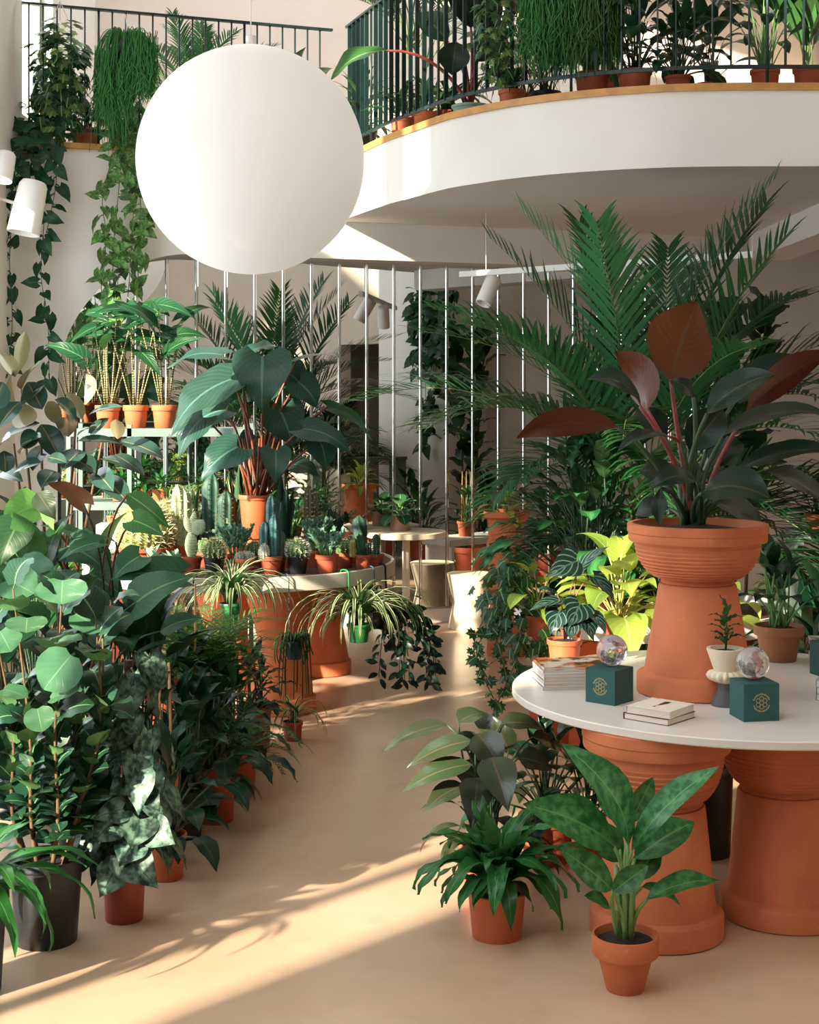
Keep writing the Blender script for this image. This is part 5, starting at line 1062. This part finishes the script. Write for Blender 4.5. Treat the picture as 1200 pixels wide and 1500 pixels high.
# dark crowd of potted foliage plants behind them
def crowd(px, py, pot, key, mk, sp, n, label, name='potted_foliage_plant', **kw):
    p = Z(px, py, 0); return rosette(name, label, p, pot, key, mk, sp, n, rad=.05, **kw)
crowd(245, 1286, (.075, .06, .17, orange_pl, .12), 'cr1', D_, clump_specs(.16, .09, 'ovate', .3, lo=10, hi=84, wave=.03), 34, 'dark glossy plant in an orange pot right of the silver climber')
crowd(270, 1225, (.085, .07, .2, black_pl, .12), 'cr2', D_, clump_specs(.18, .1, 'ovate', .34, lo=12, hi=84), 50, 'dark plant in a black pot behind the orange pot at the left')
crowd(316, 1202, (.09, .075, .24, terra_r, .14), 'cr3', A2('dark', pet_d), clump_specs(.17, .09, 'ovate', .28, lo=15, hi=80, wave=.06), 46, 'dark bronze leaved plant in a red brown pot at the edge of the aisle')
crowd(118, 1232, (.11, .09, .26, black_pl, .12), 'cr4', D_, clump_specs(.3, .16, 'ovate', .5, lo=20, hi=84), 40, 'big dark leaved plant between the black pot and the silver climber')
crowd(205, 1195, (.1, .08, .24, terra_r, .14), 'cr5', D_, clump_specs(.28, .15, 'heart', .55, lo=25, hi=84), 34, 'tall dark heart leaved plant behind the silver climber')
crowd(60, 1200, (.12, .1, .28, black_pl, .12), 'cr6', A2('mid', pet_d), clump_specs(.3, .2, 'heart', .75, lo=40, hi=86, droop=50), 24, 'broad leaved anthurium behind the round leaved shrub')
crowd(30, 1130, (.13, .1, .3, black_pl, .12), 'cr7', A2('dark', pet_d), clump_specs(.32, .2, 'heart', .85, lo=35, hi=86, droop=50), 26, 'tall broad leaved anthurium at the left picture edge')
crowd(285, 1140, (.09, .075, .25, black_pl, .14), 'cr8', A2('dark', pet_d), clump_specs(.2, .1, 'ovate', .3, lo=20, hi=84), 36, 'dense dark bush beside the bamboo canes')
crowd(340, 1140, (.085, .07, .22, terra_r, .14), 'cr9', A2('mid', pet_d), clump_specs(.19, .06, 'ellip', .22, lo=10, hi=80, wave=.1), 36, 'toothed green leaved plant at the aisle in front of the terracotta pedestal')
crowd(375, 1095, (.085, .07, .22, terra_r, .14), 'cr10', A2('dark', pet_d), clump_specs(.17, .06, 'ellip', .2, lo=10, hi=80, wave=.1), 30, 'small dark toothed plant next to the front pedestal of the cactus table')
# asparagus like sprays at the aisle
def spray(name, label, p, pot, n, L, mk, ll, lw, e, npair=16, s=(.7, 1.1), arcd=None):
    t = thing(name, label, 'fern', p); h = 0
    if pot: add_pot(t, *pot); h = pot[2]*.86
    ms = [frond('frond', [L_[mk], pet_g], L*(1-.1*i), .06, npair, ll, lw, e[0]-i*14, e[1]-i*10, vee=10, fwd=55, droop=25, rr=.0022) for i in range(4)]
    for i in range(n): put('frond', ms[i % 4], t, rot(R.uniform(*arcd) if arcd else i*2.4, R.uniform(-.15, .15), R.uniform(*s), h))
    return t
spray('asparagus_fern', 'airy dark asparagus fern leaning out into the aisle', Z(352, 1165, 0), (.08, .065, .2, terra_r, .14), 26, .42, 'mid', .075, .009, (75, -40))
spray('papyrus_fern', 'fine feathery green plant in front of the spider plant', P(320, 1010, 7.4)*1, None, 0, .3, 'mid', .1, .008, (80, 0))
bpy.data.objects.remove([o for o in bpy.data.objects if o.get('label') == 'fine feathery green plant in front of the spider plant'][0])
p = P(315, 0, 7.5); p.z = 0; spray('papyrus_fern', 'fine feathery green plant in front of the spider plant', p, (.1, .08, .5, terra_r, .14), 60, .46, 'bright', .13, .011, (88, -10), 14)
p = P(275, 0, 7.3); p.z = 0; spray('papyrus_fern', 'second feathery green plant left of the spider plant', p, (.1, .08, .48, terra_r, .14), 46, .42, 'bright', .12, .011, (88, 0), 14)
p = P(235, 0, 7.8); p.z = 0; t = thing('small_leaf_bush', 'rounded small leaved bush left of the feathery plants', 'plant', p); add_pot(t, .1, .08, .35, terra_r, .14)
ball(t, V((0, 0, .5)), (.17, .16, .17), 260, simple_leaf('bush', L_['mid'], .04, .026, 'ovate', .1, (10, -20), .1, 0, 3, 2), hang=.1, shell=.35)
p = P(425, 0, 8.15); p.z = 0; t = rosette('small_spider_plant', 'young striped spider plant low in front of the terracotta pedestal', p+V((.03, -.2, 0)), (.055, .045, .1, terra_r, .2), 'spider', A2('spider', pet_g), [], 26, s=(.4, .65))
# bamboo canes tied into a tripod
p = P(234, 0, 5.85); p.z = 0; t = thing('cane_tripod', 'three tied bamboo canes with an orange pot among the dark leaves', 'support', p); add_pot(t, .075, .06, .36, orange_pl, .14)
for x in (-.035, .0, .035):
    g = G(); tube(g, [V((x*1.4, .02*(x < 0), .3)), V((x, 0, .79))], .0055, 7); put('cane', g.mesh('cane', cane), t)
g = G(); tube(g, [V((-.04, -.008, .755)), V((.04, -.008, .755))], .004, 5); put('tie', g.mesh('tie', black_c), t)
for k in range(12): put('leaf', variants('cr2', D_, [])[k % 4], t, rot(k*2.4, 0, .7, .36))
g = G(); p = P(286, 0, 7.2); p.z = 0; t = thing('bamboo_cane', 'single bamboo cane standing before the cactus table rim', 'cane', p); tube(g, [V((0, 0, 0)), V((.0, 0, .92))], .006, 7); put('cane_rod', g.mesh('cane_rod', cane), t)
# large glossy leaved philodendron between ficus and cacti
p = P(150, 0, 6.9); p.z = 0; t = thing('giant_philodendron', 'philodendron with large glossy bright green leaves left of the cactus table', 'plant', p); add_pot(t, .15, .12, .3, black_pl, .12); cr = p+V((0, 0, .28)); d0 = 6.7; bg_ = A2('bright', pet_r); mg = A2('mid', pet_d)
for bx, by, tx, ty, w, dd, N, mt in ((187, 724, 250, 775, 30, -.1, (-.3, -.6, .7), bg_), (195, 762, 242, 786, 36, -.2, (-.1, -.8, .6), bg_), (200, 882, 288, 843, 58, -.5, (-.2, -.8, .6), mg), (262, 842, 160, 850, 56, -.3, (0, -.7, .8), mg), (50, 742, 0, 772, 66, -.1, (.2, .7, .8), bg_), (58, 742, 78, 776, 30, -.15, (.2, .8, .5), bg_), (145, 795, 85, 822, 34, -.4, (-.1, -.5, .9), mg), (120, 790, 60, 770, 36, .1, (0, -.4, 1), mg), (170, 795, 105, 790, 26, -.2, (.0, -.1, 1), mg),
        (122, 738, 64, 706, 40, -.3, (.2, .8, .7), A2('bronze', pet_d)), (55, 722, 82, 762, 30, -.2, (.1, -.9, .3), A2('bronze', pet_d)), (205, 815, 165, 850, 50, -.3, (-.1, -.6, .8), mg), (235, 925, 300, 905, 30, -.4, (-.2, -.7, .7), mg), (25, 770, 0, 830, 56, -.3, (0, -.8, .5), mg), (100, 800, 150, 830, 60, 0, (.1, -.7, .7), mg), (130, 840, 185, 880, 56, .1, (.1, -.7, .7), mg), (210, 900, 150, 930, 56, .1, (0, -.7, .7), mg), (75, 800, 30, 840, 60, .1, (0, -.7, .7), mg)):
    hero(t, P(bx, by, d0+dd), P(tx, ty, d0+dd-.05), mm(w*1.1, d0), 'heart' if w > 33 else 'ovate', mt, N, .1, cr+V((R.uniform(-.06, .06), R.uniform(-.05, .05), 0)), .005, .12, .03, .5)
leaves(t, variants('gph', mg, clump_specs(.26, .18, 'heart', .7, lo=25, hi=84, droop=50)), 9, .28, rad=.06)
# rubber plant
p = P(75, 0, 7.7); p.z = 0; t = thing('rubber_plant', 'rubber plant with dark two tone leaves and tan undersides against the left wall', 'plant', p); add_pot(t, .16, .12, .34, terra_r, .14); d0 = 7.4; fm = A2('ficus', pet_t)
FL = ((26, 545, 37, 485, 20, 1), (22, 552, 0, 518, 26, 1), (22, 588, 18, 546, 30, 0), (32, 570, 62, 530, 24, 0), (30, 592, 66, 564, 18, 0), (38, 624, 28, 588, 34, 1), (-2, 626, 30, 588, 24, 0), (58, 620, 3, 642, 16, 0), (60, 622, 88, 674, 26, 0), (30, 652, 60, 640, 26, 0), (126, 592, 126, 547, 28, 1), (120, 614, 98, 574, 22, 1), (90, 622, 70, 588, 16, 0), (112, 617, 80, 585, 24, 0), (130, 608, 182, 596, 10, 0), (100, 640, 95, 611, 22, 0), (142, 627, 113, 639, 12, 1), (172, 643, 170, 614, 20, 1), (115, 646, 177, 650, 14, 0), (175, 646, 240, 671, 22, 0), (168, 666, 212, 697, 16, 0), (100, 670, 140, 693, 26, 0), (140, 690, 166, 720, 24, 0), (148, 672, 200, 692, 18, 0), (70, 670, 98, 678, 14, 0), (20, 692, 62, 678, 20, 0), (8, 692, 6, 660, 20, 0), (0, 694, 34, 706, 16, 0),
    (145, 660, 134, 668, 10, 1), (60, 640, 30, 665, 24, 0), (80, 690, 60, 715, 22, 0), (120, 660, 90, 690, 22, 0), (40, 560, 62, 600, 24, 0), (5, 560, -10, 600, 28, 0), (150, 700, 190, 740, 24, 0), (130, 640, 160, 612, 14, 0), (70, 650, 48, 690, 24, 0), (15, 640, -5, 670, 24, 0))
crown = [P(30, 560, d0+.2), P(112, 610, d0+.1), P(60, 640, d0), P(150, 645, d0), P(20, 650, d0+.1), P(110, 690, d0-.1)]
for c in crown: stem(t, [p+V((R.uniform(-.05, .05), R.uniform(-.05, .05), .3)), p*.5+c*.5+V((0, 0, .1)), c], .013, .006, pet_t)
for bx, by, tx, ty, w, back in FL:
    N = (R.uniform(-.3, .3), .8, .4) if back else (R.uniform(-.35, .35), -.65, .75)
    hero(t, P(bx, by, d0+R.uniform(-.15, .15)), P(tx, ty, d0+R.uniform(-.2, .1)), mm(w*(1.1 if back else 1.45), d0), 'oblong', fm, N, .06, None, .003, .22)
# ================================================================== gallery plants
def B(px, d, off=.0): x = (px-600)*d/F; return V((x, d, ZG+off))
pv = [stalk_leaf('leaf', [L_['pothos'], pet_g], L=.115, W=.085, prof='heart', Lp=.04, pe=(20, -20), be=(-20, -50-12*i), fold=.12, wave=.03, nu=6, nv=4, ph=i) for i in range(3)]
pd = [stalk_leaf('leaf', [L_['pothos_dark'], pet_d], L=.12, W=.09, prof='heart', Lp=.04, pe=(20, -20), be=(-20, -50-12*i), fold=.12, wave=.03, nu=6, nv=4, ph=i) for i in range(3)]
def wall_d(px): return dwall(px)-.16
def trailer(name, label, px, top, paths, ms, pot, step=.05, s=(.8, 1.15), bush=40):
    d = dwall(px)+.2; p = B(px, d, .012); t = thing(name, label, 'pothos', p); add_pot(t, *pot)
    for i in range(bush): a = R.uniform(0, 6.28); put('leaf', R.choice(ms), t, frame(V((math.cos(a)*.1, math.sin(a)*.08, pot[2]+R.uniform(-.05, .15))), V((math.cos(a), math.sin(a)-.2, R.uniform(-.6, .4))), V((0, -.5, 1)), R.uniform(.7, 1.1)))
    for pth in paths:
        q = [p+V((0, 0, pot[2]*.9)), P(pth[0][0], 196+R.uniform(-6, 6), dwall(px)-.0)+V((0, -.02, .06))]+[P(x, y, wall_d(x)-R.uniform(0, .05)) for x, y in pth]
        vine(t, q, ms, step, s)
    return t
trailer('trailing_pothos', 'dark trailing pothos cascading down the left corner past the white spotlight', 55, 196, [[(30, 225), (20, 300), (14, 380), (18, 470), (12, 545)], [(50, 225), (64, 310), (60, 400), (70, 470), (72, 560)], [(80, 225), (82, 270), (66, 350)], [(40, 215), (30, 260), (6, 300), (4, 340)], [(60, 215), (74, 245), (56, 262)]], pd, (.1, .08, .14, terra_r, .2), .07, bush=14)
trailer('trailing_pothos', 'variegated trailing pothos cascading down the white wall left of the globe', 180, 196, [[(165, 225), (150, 290), (156, 350), (148, 400), (152, 470)], [(178, 225), (172, 300), (165, 380), (170, 440)], [(195, 225), (200, 320), (205, 380), (196, 440)], [(185, 225), (195, 300), (190, 400), (186, 450)], [(200, 230), (206, 300), (212, 350)]], pv, (.1, .08, .14, terra_r, .2), .062, bush=24)
# hanging ivy and mistletoe cactus on the rail
c = P(88, 108, 10.75); t = thing('hanging_grape_ivy', 'leafy grape ivy ball hung from the gallery rail before the bright window', 'ivy', c)
ball(t, V((0, 0, .03)), (.21, .15, .38), 215, ivs, (1.2, 2.0), hang=.8); ball(t, V((-.05, 0, -.3)), (.19, .12, .22), 80, ivs, (1.1, 1.8), hang=1)
g = G()
for x in (-.06, 0, .06): tube(g, [V((x, 0, .38)), V((0, 0, .52))], .003, 4)
put('hanger', g.mesh('hanger', white_metal), t)
def rhipsalis(label, c, r, drops, n, hookz=None, lean=0):
    t = thing('mistletoe_cactus', label, 'plant', c); st = []
    for k in range(n):
        a = R.uniform(0, 6.28); q = R.uniform(.3, 1); rr = r*q; L = R.uniform(*drops)*(1 if math.cos(a) < lean else .55); o = V((math.cos(a), math.sin(a)*.7, 0))
        pts = [c+o*.02+V((0, 0, 0)), c+o*rr*.6+V((0, 0, R.uniform(.04, .1))), c+o*rr+V((0, 0, -.06)), c+o*rr*1.02+V((R.uniform(-.03, .03), 0, -L*.5)), c+o*rr*R.uniform(.85, 1.08)+V((R.uniform(-.05, .05), 0, -L))]
        st.append(spline(pts, 3))
        b = pts[3]
        for e in range(4): st.append([b+V((0, 0, .1*e-.1)), b+V((R.uniform(-.05, .05), R.uniform(-.04, .04), .05*e-.12)), b+V((R.uniform(-.08, .08), R.uniform(-.05, .05), .05*e-.22))])
    hairs(t, st, .0036, L_['rhip'], 'hanging_stems')
    g = G(); lathe(g, [(.0001, -.12), (.07, -.12), (.09, 0), (.0001, 0)], 16); put('pot', g.mesh('pot', black_pl, True, 35), t)
    if hookz: g = G(); tube(g, [V((0, 0, 0)), V((0.01, 0, hookz*.6)), V((0, 0, hookz))], .004, 5); put('hanger', g.mesh('hanger', white_metal), t)
    return t
rhipsalis('bushy green mistletoe cactus hanging from the gallery rail left of the globe', P(184, 62, 10.75), .22, (.42, .8), 280, .2, .1)
rhipsalis('long mistletoe cactus hanging over the curved balcony rail', P(812, -22, 9.0)+V((0, -.02, 0)), .2, (.35, .6), 170, .2, 2); rhipsalis('mistletoe cactus hanging right of the long one on the balcony', P(868, -25, 8.95), .18, (.35, .55), 150, .2, 2)
c = P(728, 40, 9.15); t = thing('hanging_grape_ivy', 'dark grape ivy hanging over the balcony rail beside the mistletoe cactus', 'ivy', c); ball(t, V((0, .02, 0)), (.13, .12, .36), 170, ivs, (.8, 1.25), hang=.9)
c = P(915, 5, 8.9); t = thing('hanging_grape_ivy', 'trailing ivy hanging above the balcony pots right of the mistletoe cactus', 'ivy', c); ball(t, V((0, .02, 0)), (.14, .12, .2), 70, ivs, (.8, 1.2), hang=.9)
def gpot(px, d, rt, h, mat, key, mk, sp, n, label, name='balcony_plant', **kw): return rosette(name, label, B(px, d, .0), (rt, rt*.8, h, mat, .18), key, mk, sp, n, rad=.04, **kw)
gpot(127, 11.0, .1, .15, terra, 'ga1', D_, clump_specs(.2, .08, 'ovate', .12, lo=30, hi=84), 22, 'leafy plant in a terracotta pot on the gallery below the ivy ball')
gpot(205, 11.3, .08, .14, terra, 'ga2', A2('mid', pet_g), clump_specs(.2, .08, 'ovate', .15, lo=30, hi=84), 18, 'green plant in a terracotta pot partly hidden by the globe')
p = B(285, 12.1); palm('parlour_palm', 'light feathery palm behind the gallery railing left of the globe top', p, (.14, .11, .22, terra_r, .15), 18, .55, .3, .22, .014, [L_['palm'], pet_g], stemh=.35, canes=3, key='parl', npair=20)
gpot(350, 11.9, .12, .2, terra, 'ga3', A2('mid', pet_g), clump_specs(.14, .06, 'ovate', .5, lo=50, hi=86), 28, 'leafy plant behind the gallery railing just over the globe')
gpot(430, 12.2, .15, .24, terra, 'ga4', A2('mid', pet_b), clump_specs(.3, .24, 'heart', .6, lo=25, hi=84, droop=40), 18, 'heart leaved plant with red stalks behind the gallery rail right of the globe top')
gpot(522, 12.2, .13, .24, terra, 'ga5', D_, sp_specs(.6, .04), 30, 'spiky bladed plant at the corner of gallery and balcony')
gpot(532, 11.3, .11, .2, black_pl, 'ga6', A2('mid', pet_g), clump_specs(.3, .05, 'lance', .3, lo=40, hi=88), 30, 'bamboo like plant in a black pot at the balcony corner')
gpot(590, 10.7, .09, .17, terra, 'ga7', A2('mid', pet_g), clump_specs(.3, .05, 'strap', .1, lo=45, hi=86, wave=.2), 22, 'ferny green plant in an orange pot behind the closely spaced bars')
gpot(622, 10.4, .08, .16, terra, 'ga8', A2('bright', pet_g), clump_specs(.26, .05, 'strap', .1, lo=45, hi=86, wave=.2), 18, 'light green fern in an orange pot behind the closely spaced bars')
p = B(612, 11.2); palm('balcony_palm', 'tall palm rising behind the curved balcony railing at the left', p, (.17, .13, .26, terra_r, .15), 22, .9, .5, .38, .02, ap, stemh=.5, canes=4, key='balp', e=(88, 55))
p = B(690, 9.95); t = thing('red_banana_plant', 'red stalked banana leaved plant bowing over the balcony railing', 'plant', p); add_pot(t, .13, .1, .12, plain('pale_green_pot', (150, 176, 160), .5), .15); cr = p+V((0, 0, .1)); d0 = 9.9; gb = A2('bright', pet_r); gd = A2('red', pet_r)
for bx, by, tx, ty, w, dd, N, mt in ((566, 74, 486, 117, 62, -.1, (-.3, -.5, .8), gb), (668, 62, 662, 110, 46, -.35, (0, -1, .3), gd), (690, 40, 670, -40, 50, 0, (0, -.8, .3), gd), (705, 60, 712, -30, 50, .1, (.2, -.8, .3), gd), (700, 90, 745, 50, 40, 0, (.2, -.7, .5), gd), (655, 60, 610, 20, 46, .15, (-.2, -.7, .5), gd), (715, 110, 760, 120, 36, .1, (.2, -.6, .8), gd)):
    hero(t, P(bx, by, d0+dd), P(tx, ty, d0+dd), mm(w, d0), 'ellip', mt, N, .14, cr, .009, .14, .03, .5)
gpot(750, 9.6, .088, .15, orange_pl, 'ga9', A2('palm_dark', pet_d), sp_specs(.4, .018), 40, 'dark thin leaved plant in an orange pot on the curved balcony', cat='plant')
gpot(868, 9.12, .11, .16, terra_r, 'ga10', D_, sp_specs(.55, .04), 30, 'dark dracaena in a wide brown pot under the mistletoe cactus')
gpot(930, 9.0, .105, .15, terra_r, 'ga11', D_, clump_specs(.34, .12, 'ellip', .35, lo=40, hi=86), 26, 'dark broad leaved plant in a wide brown pot on the balcony')
gpot(993, 8.98, .08, .11, terra_r, 'ga12', D_, clump_specs(.2, .075, 'ellip', .28, lo=15, hi=86, wave=.06), 52, 'lush dark peace lily in a small red pot on the balcony')
gpot(1121, 8.98, .09, .15, terra_r, 'ga13', A2('dark', pet_g), clump_specs(.22, .08, 'ellip', .4, lo=45, hi=88, wave=.05), 30, 'peace lily with bright stalks in a red pot near the right of the balcony')
gpot(1186, 8.98, .1, .16, terra_r, 'ga14', A2('mid', pet_g), clump_specs(.6, .2, 'ellip', .2, lo=66, hi=89, droop=10), 12, 'upright bird of paradise in a red pot at the right end of the balcony')
gpot(1040, 9.4, .1, .15, terra_r, 'ga11', D_, [], 20, 'dark leaved plant behind the peace lily on the balcony')
gpot(800, 9.7, .1, .16, black_pl, 'ga11', D_, [], 22, 'dark broad leaved plant in a black pot behind the mistletoe cactus')
gpot(655, 10.6, .1, .2, terra_r, 'ga10', D_, [], 28, 'dark bladed plant behind the red stalked banana')
gpot(770, 10.2, .14, .22, terra_r, 'ga4', A2('mid', pet_b), [], 14, 'tall heart leaved plant deep on the balcony behind the ivy', s=(.9, 1.2))
p = B(900, 10.0); palm('balcony_palm', 'dark palm deep on the balcony behind the brown pots', p, (.16, .12, .26, terra_r, .15), 18, .8, .5, .34, .02, [L_['palm_dark'], ap[1]], stemh=.5, canes=4, key='balp2')
# pothos on the pier that shows in the mirror
c = V((3.72, 7.95, 3.1)); t = thing('mirror_side_pothos', 'dense pothos hanging on the white pier seen in the mirror', 'pothos', c)
for k in range(14):
    x = R.uniform(-.02, .0); y = R.uniform(-.05, .6); L = R.uniform(.6, 1.1) if k < 10 else R.uniform(1.4, 1.9)
    vine(t, [c+V((x-.05, y, .05)), c+V((x-.09, y+.03, -L*.5)), c+V((x-.06, y+R.uniform(-.1, .1), -L))], pd, .075, (1, 1.5), face=V((-1, .3, .3)))
